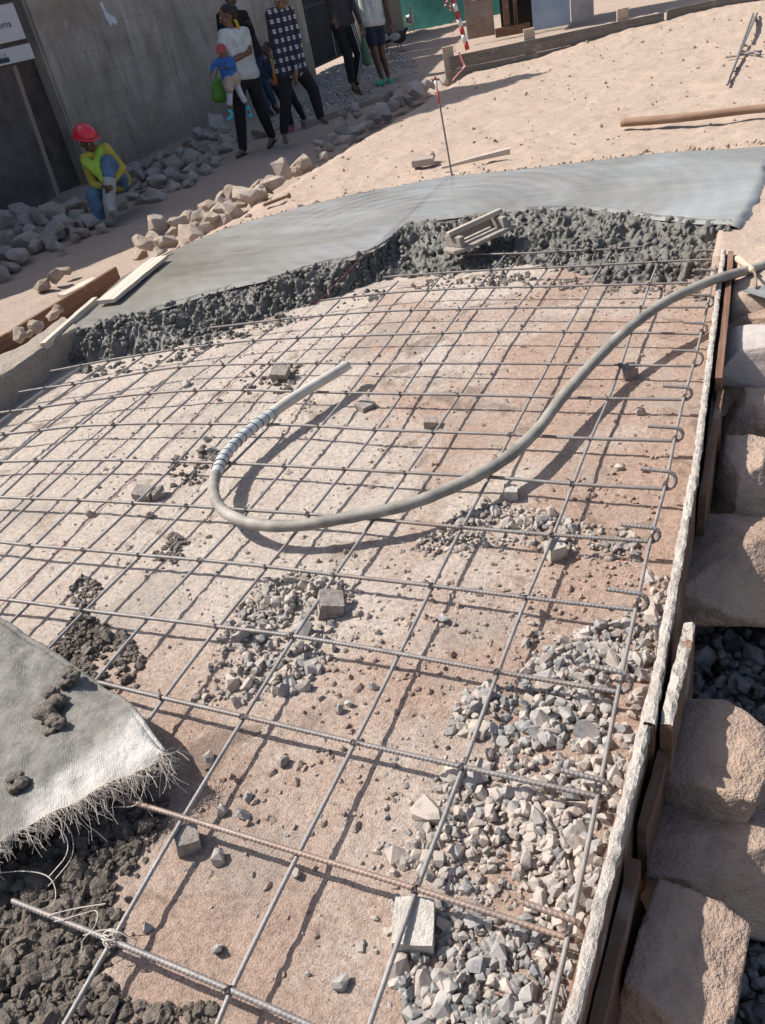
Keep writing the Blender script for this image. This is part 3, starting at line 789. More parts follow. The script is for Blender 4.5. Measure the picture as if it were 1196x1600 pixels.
# tying wire at each crossing
mb = MB()
th = np.linspace(0, 2 * math.pi * 1.9, 26)
for s in (1, -1):
    loop = [(0.0105 * math.cos(t) * 0.8, s * 0.0105 * math.cos(t) * 0.8, 0.016 * math.sin(t) - 0.006 + 0.0012 * i / 8) for i, t in enumerate(th)]
    mb.tube(loop, 0.0017, 5)
mb.tube([(0.004, -0.004, 0.010), (0.012, -0.010, 0.016), (0.016, -0.004, 0.021), (0.024, -0.010, 0.020)], 0.0016, 5)
mb.tube([(0.004, 0.002, 0.010), (0.010, -0.004, 0.017), (0.017, -0.008, 0.018), (0.019, -0.016, 0.023)], 0.0016, 5)
tie_me = mb.mesh('tie_wire'); tie_me.materials.append(M['tie'])
nt_ = 0
for k, P in T3.items():
    for j, Q in enumerate(L3):
        # crossing of two traced lines
        a0, a1 = P[:-1, :2], P[1:, :2]
        best = None
        D = np.linalg.norm(P[:, None, :2] - Q[None, :, :2], axis=2)
        i0, i1 = np.unravel_index(D.argmin(), D.shape)
        for i in range(max(0, i0 - 2), min(len(P) - 1, i0 + 2)):
            for m in range(max(0, i1 - 2), min(len(Q) - 1, i1 + 2)):
                p, rv = P[i, :2], P[i + 1, :2] - P[i, :2]; q, sv = Q[m, :2], Q[m + 1, :2] - Q[m, :2]
                den = rv[0] * sv[1] - rv[1] * sv[0]
                if abs(den) < 1e-9: continue
                t = ((q - p)[0] * sv[1] - (q - p)[1] * sv[0]) / den; u = ((q - p)[0] * rv[1] - (q - p)[1] * rv[0]) / den
                if -0.01 <= t <= 1.01 and -0.01 <= u <= 1.01: best = p + rv * t
        if best is None: continue
        if rnd.random() < 0.08: continue
        z = ZG + float(bar_z(best[0], best[1], 201)) + (0.012 if j == 0 else 0.0)
        c = bpy.data.objects.new('tie_wire', tie_me); col.objects.link(c)
        c.parent = mat_root; c.location = (best[0] - MO[0], best[1] - MO[1], z); c.rotation_euler = (0, 0, rnd.choice((0, 1.57, 3.14, 4.71)) + rnd.uniform(-.4, .4))
        s = rnd.uniform(0.62, 0.85); c.scale = (s, s, s); nt_ += 1

# ================================================================ mortar spacers holding the mat up
def block_bm(dims, seed, cuts=3, amp=0.06):
    bm = bmesh.new(); bmesh.ops.create_cube(bm, size=1.0)
    bmesh.ops.subdivide_edges(bm, edges=bm.edges[:], cuts=cuts, use_grid_fill=True)
    r = np.random.RandomState(seed)
    sh = r.uniform(-.08, .08, 6)
    for v in bm.verts:
        x, y, z = v.co
        v.co = Vector(((x + sh[0] * z + sh[1] * y) * dims[0], (y + sh[2] * z) * dims[1], (z + sh[3] * x + sh[4] * y) * dims[2]))
        k = float(noise3(np.array([x * 2.3 + seed]), np.array([y * 2.3]), np.array([z * 2.3]), seed)[0])
        v.co *= 1 + amp * 2.0 * k - 0.10 * max(0, abs(x) + abs(y) + abs(z) - 1.12)
    return bm
def block(name, dims, seed, loc, rz, mat, tilt=(0, 0), amp=0.06, cuts=3):
    bm = block_bm(dims, seed, cuts, amp)
    me = bpy.data.meshes.new(name); bm.to_mesh(me); bm.free()
    return put(name, me, mat, loc=loc, rot=(tilt[0], tilt[1], rz))
for (xy, dims, rz, mk, lab, tilt) in (
    ((-0.546, 0.701, 0.04), (0.085, 0.095, 0.06), 0.3, 'spacer', 'large pale mortar block wired under the nearest right-hand bars', (0.1, 0.1)),
    ((-0.54, 1.954, 0.03), (0.060, 0.055, 0.055), 0.75, 'spacer', 'grey cube spacer under the second bar from the right form, beside gravel', (0.05, 0.05)),
    ((-0.499, 3.188, 0.028), (0.062, 0.055, 0.06), 0.4, 'spacer_dark', 'brown cube spacer under the mat below the arching hose', (0, 0)),
    ((-1.617, 2.866, 0.028), (0.070, 0.065, 0.035), 0.9, 'spacer_dark', 'dark square mortar block lying inside the bend of the hose', (0.15, -0.1)),
    ((-1.25, 2.733, 0.024), (0.055, 0.045, 0.04), 0.2, 'spacer_dark', 'small brown block lying right of the hose tip', (0.2, 0.1)),
    ((-1.158, 1.562, 0.035), (0.075, 0.07, 0.065), 0.5, 'spacer_dark', 'dark crumbling spacer at the edge of the middle gravel heap', (0.1, 0.3)),
    ((-0.765, 2.247, 0.03), (0.045, 0.05, 0.05), 0.3, 'spacer', 'small grey spacer below the hose above the right gravel', (0.1, 0.1)),
    ((-1.139, 0.73, 0.03), (0.055, 0.05, 0.055), 0.7, 'spacer_dark', 'brown spacer under a bar crossing right of the sacking', (0.1, 0.2)),
    ((-2.206, 3.124, 0.045), (0.085, 0.07, 0.07), 0.2, 'spacer_dark', 'dark lump of mortar under the mat left of the hose tip', (0.3, 0.2)),
    ((-2.27, 2.04, 0.03), (0.075, 0.06, 0.05), 0.2, 'spacer_dark', 'grey block under the mat left of the hose bend', (0.2, 0.2)),
    ((-2.22, 2.062, 0.02), (0.055, 0.05, 0.04), 0.9, 'spacer_dark', 'smaller grey block left of the hose bend, right of a larger one', (0.2, 0.2)),
):
    z = float(bed_h(xy[0], xy[1])) + dims[2] * 0.42
    tag(block('mortar_spacer', dims, rnd.randint(0, 999), (xy[0], xy[1], z), rz, M[mk], tilt), lab, 'spacer block', 'mortar spacers under the steel mat')

# ================================================================ crushed stone
def scatter(poly, n, size, seed, lift=0.35, heap=0.03, minfrac=0.0):
    """stones laid over the bed inside a polygon, thicker towards its middle"""
    r = np.random.RandomState(seed)
    P = np.array(poly); lo = P.min(0); hi = P.max(0)
    cx = P.mean(0)
    out = np.zeros((0, 2))
    while len(out) < n:
        q = lo + (hi - lo) * r.rand(6000, 2)
        q = q[in_poly(q[:, 0], q[:, 1], poly)]
        dn = fbm2(q[:, 0] * 5.0, q[:, 1] * 5.0, seed, 3)          # uneven density
        out = np.concatenate([out, q[r.rand(len(q)) <= 0.62 + 1.3 * dn]])
    q = out[:n]
    s = size * np.exp(r.normal(0, 0.33, n))
    e = np.clip(np.linalg.norm(q[:, None, :] - P[None], axis=2).min(1) / 0.12, 0, 1)
    z = bed_h(q[:, 0], q[:, 1]) + s * lift * 0.15 + heap * 0.55 * e * r.rand(n)
    out = [tuple(map(float, t)) for t in np.c_[q, z, s]]
    return out
G_MID = [(-1.413, 1.101), (-1.445, 1.287), (-1.487, 1.466), (-1.483, 1.627), (-1.364, 1.733), (-1.183, 1.715), (-1.1, 1.635), (-1.129, 1.48), (-1.055, 1.373), (-1.089, 1.251), (-1.177, 1.182), (-1.297, 1.129)]
G_UP = [(-1.024, 1.896), (-0.969, 2.07), (-0.851, 2.223), (-0.679, 2.187), (-0.514, 2.136), (-0.347, 2.126), (-0.278, 2.052), (-0.299, 1.936), (-0.433, 1.935), (-0.522, 1.979), (-0.692, 1.985), (-0.845, 1.908)]
G_RIGHT_A = [(-0.643, 1.19), (-0.66, 1.317), (-0.551, 1.4), (-0.479, 1.538), (-0.393, 1.634), (-0.304, 1.732), (-0.185, 1.824), (-0.177, 1.616), (-0.188, 1.419), (-0.199, 1.264), (-0.324, 1.212), (-0.479, 1.201)]
G_RIGHT_B = [(-0.606, 0.989), (-0.615, 1.107), (-0.477, 1.192), (-0.322, 1.203), (-0.199, 1.245), (-0.204, 1.067), (-0.214, 0.896), (-0.23, 0.782), (-0.365, 0.78), (-0.512, 0.806), (-0.657, 0.831)]
G_RIGHT_C = [(-0.54, 0.725), (-0.507, 0.792), (-0.365, 0.78), (-0.23, 0.782), (-0.234, 0.658), (-0.237, 0.517), (-0.48, 0.433), (-0.5, 0.547), (-0.566, 0.61)]
allst = []
for poly, n, s, sd, fresh in ((G_MID, 330, 0.030, 1, 0.3), (G_UP, 300, 0.024, 2, 0.35), (G_RIGHT_A, 430, 0.030, 3, 0.65), (G_RIGHT_B, 480, 0.031, 4, 0.15), (G_RIGHT_C, 480, 0.026, 5, 0.7)):
    for it in scatter(poly, n, s, sd): allst.append(it + (fresh,))
    for it in scatter(poly, n, s * 0.5, sd + 40, heap=0.015): allst.append(it + (fresh,))
# thin sprinkling round the heaps and over the whole bed
rr = np.random.RandomState(77)
spr = [(-0.737, 0.832), (-0.687, 1.118), (-0.647, 1.541), (-0.21, 1.967), (-0.19, 1.305), (-0.214, 0.676), (-0.5, 0.547), (-0.691, 0.664)]
for it in scatter(spr, 260, 0.017, 9, heap=0.0): allst.append(it + (0.25,))
bedpoly = [(-3.195, 2.36), (-2.944, 3.363), (-1.715, 4.313), (-0.297, 4.267), (-0.255, 2.023), (-0.228, 0.744), (-0.589, 0.505), (-0.98, 0.504), (-1.34, 0.905), (-2.244, 1.363)]
for it in scatter(bedpoly, 1900, 0.0085, 10, heap=0.0): allst.append(it + (0.2,))
edge = [(-0.265, 1.958), (-0.195, 1.909), (-0.19, 1.305), (-0.197, 0.989), (-0.21, 0.775), (-0.242, 0.778), (-0.236, 1.058), (-0.232, 1.486)]
for it in scatter(edge, 90, 0.034, 12, heap=0.02): allst.append(it + (0.3,))

cl = [t for t in scatter(bedpoly, 700, 0.016, 14, heap=0.0)] + [t for t in scatter([(-1.5, 1.745), (-0.94, 2.055), (-0.356, 2.621), (-0.25, 3.133), (-0.274, 1.895), (-0.591, 1.356), (-0.737, 0.832), (-1.031, 0.799)], 500, 0.018, 15, heap=0.0)]
tag(put('earth_clods', pebble_mesh('earth_clods', cl, 26), M['earth']), 'small clods of dry earth scattered over the bed', 'earth', kind='stuff')
# those that show largest are stones of their own, the rest is one mass
camp = np.array([0, 0, 1.62])
score = [s[3] / np.linalg.norm(np.array(s[:3]) - camp) for s in allst]
order = sorted(range(len(allst)), key=lambda i: -score[i])
big = set(order[:300])
single_me = {}
for i, (v, f) in enumerate(PEB):
    for fresh in (0, 1):
        me = mesh_np('crushed_stone', v, f); me.polygons.foreach_set('use_smooth', np.zeros(len(f), bool)); me.materials.append(M['gravel_fresh_one'] if fresh else M['gravel_one']); single_me[(i, fresh)] = me
def lone(name, x, y, z, s, fresh, label, group, r):
    me = single_me[(r.randint(len(PEB)), fresh)]
    o = bpy.data.objects.new(name, me); col.objects.link(o)
    o.location = (x, y, z); o.rotation_euler = tuple(r.rand(3) * 6.28); o.scale = (s, s, s)
    return tag(o, label, 'stone', group)
r5 = np.random.RandomState(55)
for i in big:
    x, y, z, s, fr_ = allst[i]
    f_ = int(r5.rand() < fr_)
    lone('crushed_stone', x, y, z, s, f_, 'one piece of crushed stone in the gravel heaps under the steel mat', 'crushed stones under the mat', r5)
A_ = [allst[i][:4] for i in range(len(allst)) if i not in big and r5.rand() >= allst[i][4]]
ids = set(map(tuple, A_))
B_ = [allst[i][:4] for i in range(len(allst)) if i not in big and tuple(allst[i][:4]) not in ids]
tag(put('gravel', pebble_mesh('gravel', A_, 21), M['gravel']), 'dusty tan gravel scattered in heaps under the steel mat', 'gravel', kind='stuff')
tag(put('gravel', pebble_mesh('gravel', B_, 22), M['gravel_fresh']), 'bluish grey freshly crushed gravel mixed into the heaps', 'gravel', kind='stuff')

# single stones lying on the bed
for (p, s, fresh, lab) in (
    ((-0.652, 0.56, 0.02), 0.045, 1, 'pale grey angular stone alone on bare earth near the bottom edge'),
    ((-1.106, 0.826, 0.02), 0.042, 1, 'left stone of a grey pair right of the sacking'),
    ((-1.051, 0.836, 0.02), 0.046, 1, 'right stone of a grey pair right of the sacking'),
    ((-1.047, 0.72, 0.02), 0.05, 0, 'flat tan stone below the grey pair of stones'),
    ((-1.115, 0.527, 0.015), 0.030, 1, 'small grey shiny stone beside the nearest bar crossing'),
    ((-0.936, 0.54, 0.015), 0.040, 0, 'flat brown chip lying between the two nearest bars'),
    ((-0.896, 1.294, 0.02), 0.04, 0, 'lone pale triangular stone left of the red earth'),
    ((-0.954, 1.194, 0.02), 0.040, 1, 'grey stone touching its twin in the middle of the bed'),
    ((-0.941, 1.22, 0.02), 0.032, 1, 'smaller grey stone touching its twin in the middle of the bed'),
    ((-0.447, 0.645, 0.02), 0.055, 0, 'round orange brown stone among the nearest gravel'),
    ((-0.97, 1.497, 0.015), 0.028, 0, 'small tan stone right of the middle gravel heap'),
    ((-0.792, 1.585, 0.02), 0.040, 1, 'grey stone beside a bar on reddish earth'),
    ((-0.427, 2.471, 0.015), 0.036, 0, 'tan stone alone near the right end of the mat'),
    ((-0.412, 2.872, 0.02), 0.05, 0, 'pale stone below the brown cube spacer'),
    ((-1.03, 1.002, 0.02), 0.045, 0, 'tan stone between the second and third nearest bars'),
    ((-1.233, 0.96, 0.02), 0.042, 0, 'brown stone close to the tip of the sacking'),
    ((-1.066, 0.884, 0.02), 0.036, 0, 'tan upright stone above the grey pair'),
    ((-0.853, 0.74, 0.015), 0.03, 0, 'small stone below the bar crossing in front'),
    ((-2.756, 3.042, 0.025), 0.06, 0, 'brown stone under the mat near the raw concrete face'),
    ((-2.45, 2.887, 0.02), 0.04, 0, 'small stone beside the dark mortar lump'),
    ((-2.176, 2.421, 0.02), 0.05, 1, 'grey stone beside the taped part of the hose'),
    ((-2.273, 2.513, 0.02), 0.045, 1, 'grey stone above the taped part of the hose'),
    ((-2.169, 1.932, 0.02), 0.045, 0, 'pale stone below the grey blocks left of the hose'),
    ((-2.448, 1.892, 0.02), 0.05, 0, 'tan stone between bars at the left of the bed'),
):
    o = lone('loose_stone', p[0], p[1], float(bed_h(p[0], p[1])) + s * 0.22, s, fresh, lab, None, r5)

# ================================================================ mortar spilled on the bed
def lump_mass(name, poly, n, size, seed, mat, label, heap=0.0, base=0.0):
    st = scatter(poly, n, size, seed, 0.3, heap)
    V = []; F = []; k = 0
    r = np.random.RandomState(seed)
    for x, y, z, s in st:
        bm = bmesh.new(); bmesh.ops.create_icosphere(bm, subdivisions=2, radius=0.5)
        v, f = bm_arrays(bm); bm.free()
        o3 = r.rand(3) * 40
        v = v * (1 + 0.8 * noise3(v[:, 0] * 3 + o3[0], v[:, 1] * 3 + o3[1], v[:, 2] * 3 + o3[2], seed)[:, None] + 0.7 * noise3(v[:, 0] * 8 + o3[0], v[:, 1] * 7 + o3[1], v[:, 2] * 7, seed + 1)[:, None])
        v = v * np.array([1, .85, .7]) * s
        V.append(v @ rot_np(r).T + [x, y, z + base]); F.append(f + k); k += len(v)
    o = put(name, mesh_np(name, np.concatenate(V), np.concatenate(F)), mat, smooth=False)
    return tag(o, label, 'concrete', kind='stuff')
lump_mass('spilled_concrete', [(-1.837, 0.512), (-1.561, 0.647), (-1.426, 0.821), (-1.287, 0.819), (-1.263, 0.679), (-1.243, 0.569), (-1.164, 0.517), (-1.171, 0.415), (-1.074, 0.381), (-1.071, 0.296), (-1.426, 0.105)], 1500, 0.027, 31, M['spill'], 'dark wet concrete spilled in lumps at the lower left corner', 0.05)
lump_mass('spilled_concrete', [(-1.837, 0.512), (-1.561, 0.647), (-1.426, 0.821), (-1.253, 0.828), (-1.231, 0.688), (-1.213, 0.578), (-1.142, 0.523), (-1.143, 0.424), (-1.047, 0.39), (-1.045, 0.305), (-1.426, 0.105)], 1500, 0.013, 30, M['spill'], 'fine dark crumbs of the concrete spill at lower left', 0.06)
lump_mass('spilled_concrete', [(-1.181, 0.385), (-1.034, 0.394), (-0.877, 0.446), (-0.845, 0.373), (-1.11, 0.283)], 120, 0.020, 32, M['spill'], 'scatter of dark concrete crumbs along the bottom edge', 0.0)
lump_mass('spilled_concrete', [(-2.043, 1.213), (-2.064, 1.366), (-1.837, 1.333), (-1.659, 1.239), (-1.601, 1.131), (-1.667, 1.09), (-1.841, 1.143)], 260, 0.022, 33, M['spill'], 'dark damp mortar crumbs above the sacking', 0.02)
lump_mass('mortar_crumbs', [(-2.166, 1.396), (-2.195, 1.55), (-2.062, 1.52), (-2.014, 1.376)], 90, 0.018, 34, M['clod'], 'grey mortar crumbs at the far left of the bed', 0.01)
lump_mass('mortar_crumbs', [(-1.992, 1.698), (-2.0, 1.855), (-1.88, 1.814), (-1.837, 1.668)], 90, 0.017, 35, M['clod'], 'grey mortar crumbs left of the hose bend', 0.01)
lump_mass('mortar_crumbs', [(-2.374, 2.326), (-2.245, 2.503), (-2.019, 2.261), (-2.112, 2.152), (-2.221, 2.139)], 100, 0.018, 36, M['clod'], 'grey mortar crumbs beside the taped hose', 0.01)
lump_mass('mortar_crumbs', [(-2.451, 3.064), (-2.427, 3.365), (-2.186, 3.289), (-2.073, 3.008), (-2.236, 2.901)], 110, 0.019, 37, M['clod'], 'grey mortar crumbs round the lump by the hose tip', 0.01)
lump_mass('mortar_crumbs', [(-2.014, 4.447), (-1.55, 4.555), (-1.061, 4.445), (-0.619, 4.301), (-0.27, 4.309), (-0.275, 4.011), (-0.665, 4.17), (-1.086, 4.235), (-1.557, 4.318), (-1.908, 4.281)], 260, 0.022, 38, M['clod'], 'grey crumbs at the foot of the raw concrete face', 0.0)
lump_mass('mortar_crumbs', [(-3.709, 3.231), (-3.248, 3.397), (-2.85, 3.785), (-2.422, 4.171), (-2.174, 4.41), (-2.084, 4.195), (-2.403, 3.953), (-2.749, 3.618), (-3.13, 3.239), (-3.552, 3.109)], 240, 0.023, 39, M['raw'], 'fallen aggregate at the foot of the left raw face', 0.0)

# ================================================================ woven sacking
SACK_TOP = [(-2.742, 1.331, 0.1), (-2.388, 1.257, 0.1), (-2.223, 1.218, 0.1), (-2.043, 1.169, 0.1), (-1.83, 1.102, 0.1), (-1.657, 1.048, 0.1), (-1.486, 0.996, 0.1), (-1.364, 0.924, 0.1), (-1.291, 0.885, 0.1)]
SACK_BOT = [(-1.605, 0.358, 0.12), (-1.549, 0.456, 0.12), (-1.503, 0.532, 0.12), (-1.461, 0.616, 0.12), (-1.401, 0.686, 0.12), (-1.356, 0.754, 0.12), (-1.318, 0.795, 0.12), (-1.288, 0.826, 0.12), (-1.27, 0.862, 0.12)]
sack = empty('woven_sacking', (SACK_TOP[4][0], SACK_TOP[4][1], 0.0))
tag(sack, 'mortar-caked woven sack with a frayed white edge at lower left', 'sack')
so = np.array(sack.location)
NU, NV = 150, 90
a = smooth_line(SACK_TOP, NU, 2); c = smooth_line(SACK_BOT, NU, 2)
v = np.linspace(0, 1, NV)[None, :, None]
P = a[:, None, :] * (1 - v) + c[:, None, :] * v
x, y = P[..., 0], P[..., 1]
vv = np.linspace(0, 1, NV)[None, :]
P[..., 2] += 0.028 * np.abs(fbm2((x + y) * 4.2, (y - x) * 1.6, 305, 2)) + 0.03 * fbm2(x * 5 + y * 3, y * 4 - x * 2, 301, 3) + 0.010 * fbm2(x * 16, y * 16, 303, 3) + 0.02 * np.sin(vv * math.pi) - 0.02 * np.clip(1 - vv * 14, 0, 1)
def sack_mat():
    m, nt, b = newmat('woven_plastic')
    vco = coords(nt, 'Object')
    w1 = nd(nt, 'ShaderNodeTexWave', wave_type='BANDS', bands_direction='DIAGONAL'); w1.inputs['Scale'].default_value = 85; nt.links.new(vco, w1.inputs['Vector'])
    w2 = nd(nt, 'ShaderNodeTexWave', wave_type='BANDS', bands_direction='X'); w2.inputs['Scale'].default_value = 95; nt.links.new(vco, w2.inputs['Vector'])
    mo = nz(nt, vco, 3.2, 6, 0.65, 0.4)
    sep = nd(nt, 'ShaderNodeSeparateXYZ'); nt.links.new(vco, sep.inputs[0])
    ad = nd(nt, 'ShaderNodeMath', operation='MULTIPLY_ADD'); nt.links.new(sep.outputs['X'], ad.inputs[0]); ad.inputs[1].default_value = 0.9; hm_ = nd(nt, 'ShaderNodeMath', operation='MULTIPLY'); nt.links.new(mo, hm_.inputs[0]); hm_.inputs[1].default_value = 0.55; nt.links.new(hm_.outputs[0], ad.inputs[2])
    ad2 = nd(nt, 'ShaderNodeMath', operation='MULTIPLY_ADD'); nt.links.new(sep.outputs['Y'], ad2.inputs[0]); ad2.inputs[1].default_value = -0.15; nt.links.new(ad.outputs[0], ad2.inputs[2])
    cl = ramp(nt, nz(nt, vco, 14, 5), [(0.3, (0.44, 0.41, 0.37)), (0.7, (0.60, 0.57, 0.53))])
    mud = ramp(nt, nz(nt, vco, 22, 7, .78), [(0.3, (0.10, 0.094, 0.083)), (0.7, (0.25, 0.235, 0.21))])
    c = mix(nt, ramp(nt, ad2.outputs[0], [(0.66, 0.97), (0.76, 0.10)]), cl, mud)
    nt.links.new(c, b.inputs['Base Color']); b.inputs['Roughness'].default_value = 0.85
    n1 = bump(nt, b, nz(nt, vco, 24, 6, .75), 0.7, 0.02)
    n2 = bump(nt, b, w1.outputs['Fac'], 0.25, 0.002, n1)
    bump(nt, b, w2.outputs['Fac'], 0.25, 0.002, n2)
    return m
M['sack'] = sack_mat()
me = mesh_np('sack', P.reshape(-1, 3) - so, grid_faces(NU, NV))
put('sheet', me, M['sack'], sack, smooth=True)
# folded hem along the upper edge
hem = P[:, 3, :] + [0, 0, 0.006]
mb = MB(); mb.tube(hem - so, 0.010, 7)
o = put('rolled_hem', mb.mesh('hem'), M['sack'], sack, smooth=True)
# frayed threads
mb = MB()
r = np.random.RandomState(8)
edge_l = np.concatenate([P[:, -1, :], P[-1, ::-4, :]])
M['thread'] = flat('frayed_thread', (0.62, 0.55, 0.47), 0.8, 0, 0.2)
for k in range(470):
    t = r.randint(8, NU) if k < 430 else NU - 1
    p = P[t, -1, :] if k < 430 else P[-1, r.randint(0, NV), :]
    dirv = np.array([0.85 + 0.4 * r.randn(), -0.45 + 0.35 * r.randn(), 0])
    L = abs(r.normal(0.032, 0.02)) + 0.006
    pts = [p - dirv * 0.006]
    cur = p.copy(); dv = dirv / np.linalg.norm(dirv); zv = r.uniform(-0.5, 0.35)
    for s in range(5):
        cur = cur + dv * L / 5 + [0, 0, zv * L / 5]
        zv -= 0.22; dv = dv + 0.5 * np.array([r.randn(), r.randn(), 0]); dv /= np.linalg.norm(dv)
        cur[2] = max(cur[2], 0.012)
        pts.append(cur.copy())
    mb.tube(np.array(pts) - so, 0.0008, 3, cap=False)
o = put('frayed_fringe', mb.mesh('fringe'), M['thread'], sack)
tag(o, kind='stuff')
for pts in ([[(-1.288, 0.826, 0.12), (-1.274, 0.778, 0.1), (-1.267, 0.737, 0.09), (-1.369, 0.734, 0.06), (-1.393, 0.707, 0.05)], [(-1.448, 0.656, 0.1), (-1.42, 0.654, 0.07), (-1.372, 0.606, 0.05), (-1.375, 0.547, 0.05), (-1.381, 0.521, 0.05)], [(-1.498, 0.502, 0.08), (-1.439, 0.526, 0.08), (-1.376, 0.538, 0.07), (-1.333, 0.507, 0.06), (-1.328, 0.48, 0.06)], [(-1.465, 0.607, 0.1), (-1.42, 0.637, 0.1), (-1.361, 0.599, 0.08), (-1.388, 0.534, 0.06)], [(-1.305, 0.458, 0.08), (-1.249, 0.485, 0.09), (-1.184, 0.516, 0.09)], [(-1.28, 0.451, 0.08), (-1.223, 0.484, 0.085), (-1.199, 0.506, 0.08), (-1.177, 0.469, 0.08), (-1.198, 0.442, 0.07), (-1.187, 0.421, 0.06)], [(-1.186, 0.444, 0.09), (-1.149, 0.467, 0.095), (-1.116, 0.476, 0.09), (-1.091, 0.476, 0.07)]]):
    mb = MB(); mb.tube(smooth_line(pts, 30, 3) - so, 0.0012, 4)
    put('loose_thread', mb.mesh('loose_thread'), M['thread'], sack)
# knotted rag of thread at the nearest crossing
mb = MB(); r = np.random.RandomState(4); kc = np.array((-1.133, 0.462, 0.078))
for k in range(16):
    ax = r.randn(3); ax /= np.linalg.norm(ax); b1 = np.cross(ax, [0, 0, 1.0]); b1 /= np.linalg.norm(b1); b2 = np.cross(ax, b1)
    rad = r.uniform(0.010, 0.018)
    mb.tube([kc - so + rad * (b1 * math.cos(t) + b2 * math.sin(t)) for t in np.linspace(0, r.uniform(3, 6.2), 14)], 0.0012, 4)
put('knotted_thread', mb.mesh('knotted_thread'), M['thread'], sack)
# clods lying on the sacking
for (p, s, lab) in (((-1.684, 0.919, 0.13), 0.075, 'largest dark mortar clod lying on the sacking'), ((-1.63, 0.853, 0.13), 0.055, 'dark mortar clod just below the largest one on the sacking'), ((-1.716, 1.008, 0.13), 0.055, 'mortar clod near the upper hem of the sacking'), ((-1.587, 0.68, 0.13), 0.05, 'dark mortar clod near the lower left of the sacking')):
    V = []; F = []; k = 0
    rr_ = np.random.RandomState(int(s * 9000))
    for j in range(5):
        bm = bmesh.new(); bmesh.ops.create_icosphere(bm, subdivisions=3, radius=0.5); v_, f_ = bm_arrays(bm); bm.free()
        v_ = v_ * (1 + 0.6 * noise3(v_[:, 0] * 3 + j * 5, v_[:, 1] * 3, v_[:, 2] * 3, j)[:, None] + 0.4 * noise3(v_[:, 0] * 8 + j, v_[:, 1] * 8, v_[:, 2] * 8, j)[:, None])
        off = rr_.uniform(-.45, .45, 3) * s * np.array([1, 1, .35])
        V.append(v_ * s * rr_.uniform(.5, .9) * [1, .85, .75] + off); F.append(f_ + k); k += len(v_)
    tag(put('mortar_clod', mesh_np('clod', np.concatenate(V), np.concatenate(F)), M['spill'], loc=(p[0], p[1], p[2] + 0.012), smooth=True), lab, 'clod', 'clods on the sacking')

# ================================================================ timber form along the right
def plank_me(L, th, z0, z1, seed, n=24, warp=0.006, rough=0.003):
    sec = [(0, z0), (0, (z0 + z1) / 2), (0, z1), (-th, z1), (-th, (z0 + z1) / 2), (-th, z0)]
    xs = np.linspace(0, L, n)
    P = np.array([[(x, a, b) for a, b in sec] for x in xs])
    P[..., 1] += (warp * fbm2(P[..., 0] * 1.3, P[..., 2] * 0, seed, 2))
    P += rough * np.stack([fbm2(P[..., 0] * 14 + P[..., 2] * 20, P[..., 1] * 60 + P[..., 2] * 30, seed + i, 2) for i in range(3)], -1)
    k = len(sec); i = np.arange(n * k).reshape(n, k); j = np.roll(i, -1, 1)
    F = [tuple(q) for q in np.stack([i[:-1], i[1:], j[1:], j[:-1]], -1).reshape(-1, 4)] + [tuple(i[0]), tuple(i[-1][::-1])]
    mb = MB(); mb.add(P.reshape(-1, 3), F)
    return mb.mesh('plank')
def plank(name, a, b, th, z0, z1, mat, parent=None, seed=0, tilt=0.0):
    a = Vector((a[0], a[1], 0)); b = Vector((b[0], b[1], 0))
    d = b - a
    o = put(name, plank_me(d.length, th, z0, z1, seed), mat, parent)
    o.location = a if parent is None else a - parent.location
    o.rotation_euler = (tilt, 0, math.atan2(d.y, d.x))
    return o
def crust(a, b, th, z, parent, seed, amp=0.006, over=0.0015):
    L = math.dist(a[:2], b[:2]); n = int(L / 0.008)
    xs = np.linspace(0, L, n)
    sec = np.array([(over, -0.026), (over, -0.002), (over * .4, 0.007), (-th * .3, 0.009), (-th * .7, 0.009), (-th - over * .3, 0.005), (-th - over * .5, -0.006)])
    P = np.zeros((n, len(sec), 3)); P[..., 0] = xs[:, None]; P[..., 1] = sec[None, :, 0]; P[..., 2] = z + sec[None, :, 1]
    rag = fbm2(xs * 11, xs * 0 + seed, seed, 4)[:, None]
    P[..., 1] += 0.005 * fbm2(P[..., 0] * 40, P[..., 1] * 90 + P[..., 2] * 40, seed + 1, 3)
    P[..., 2] += amp * (rag + 0.8 * fbm2(P[..., 0] * 45, P[..., 1] * 60, seed + 2, 3))
    P[:, 0, 2] -= 0.05 * np.clip(fbm2(xs * 9, xs * 0, seed + 3, 3), 0, 1); P[:, -1, 2] -= 0.06 * np.clip(fbm2(xs * 8, xs * 0, seed + 4, 3), -.1, 1)
    o = put('cement_crust', mesh_np('crust', P.reshape(-1, 3), grid_faces(n, len(sec))[:, ::-1]), M['crust'], parent, smooth=False)
    d = Vector((b[0] - a[0], b[1] - a[1], 0))
    o.location = Vector((a[0], a[1], 0)) - parent.location; o.rotation_euler = (0, 0, math.atan2(d.y, d.x))
    return o
form = empty('timber_formwork', (-0.181, 1.347, 0.0))
tag(form, 'timber form boards crusted with dried cement along the right edge', 'formwork')
FB = (('form_board', (-0.165, 2.194, 0.16), (-0.222, 4.29, 0.16), 0.020, -0.16, 0.15, 401),
      ('form_board', (-0.168, 1.213, 0.16), (-0.17, 2.211, 0.165), 0.022, -0.17, 0.155, 402),
      ('form_board', (-0.208, 0.524, 0.16), (-0.168, 1.395, 0.155), 0.022, -0.16, 0.148, 403))
for nm, a, b, th, z0, z1, sd_ in FB:
    plank(nm, a, b, th, z0, z1, M['board'], form, sd_)
    crust(a, b, th, z1, form, sd_ + 20)
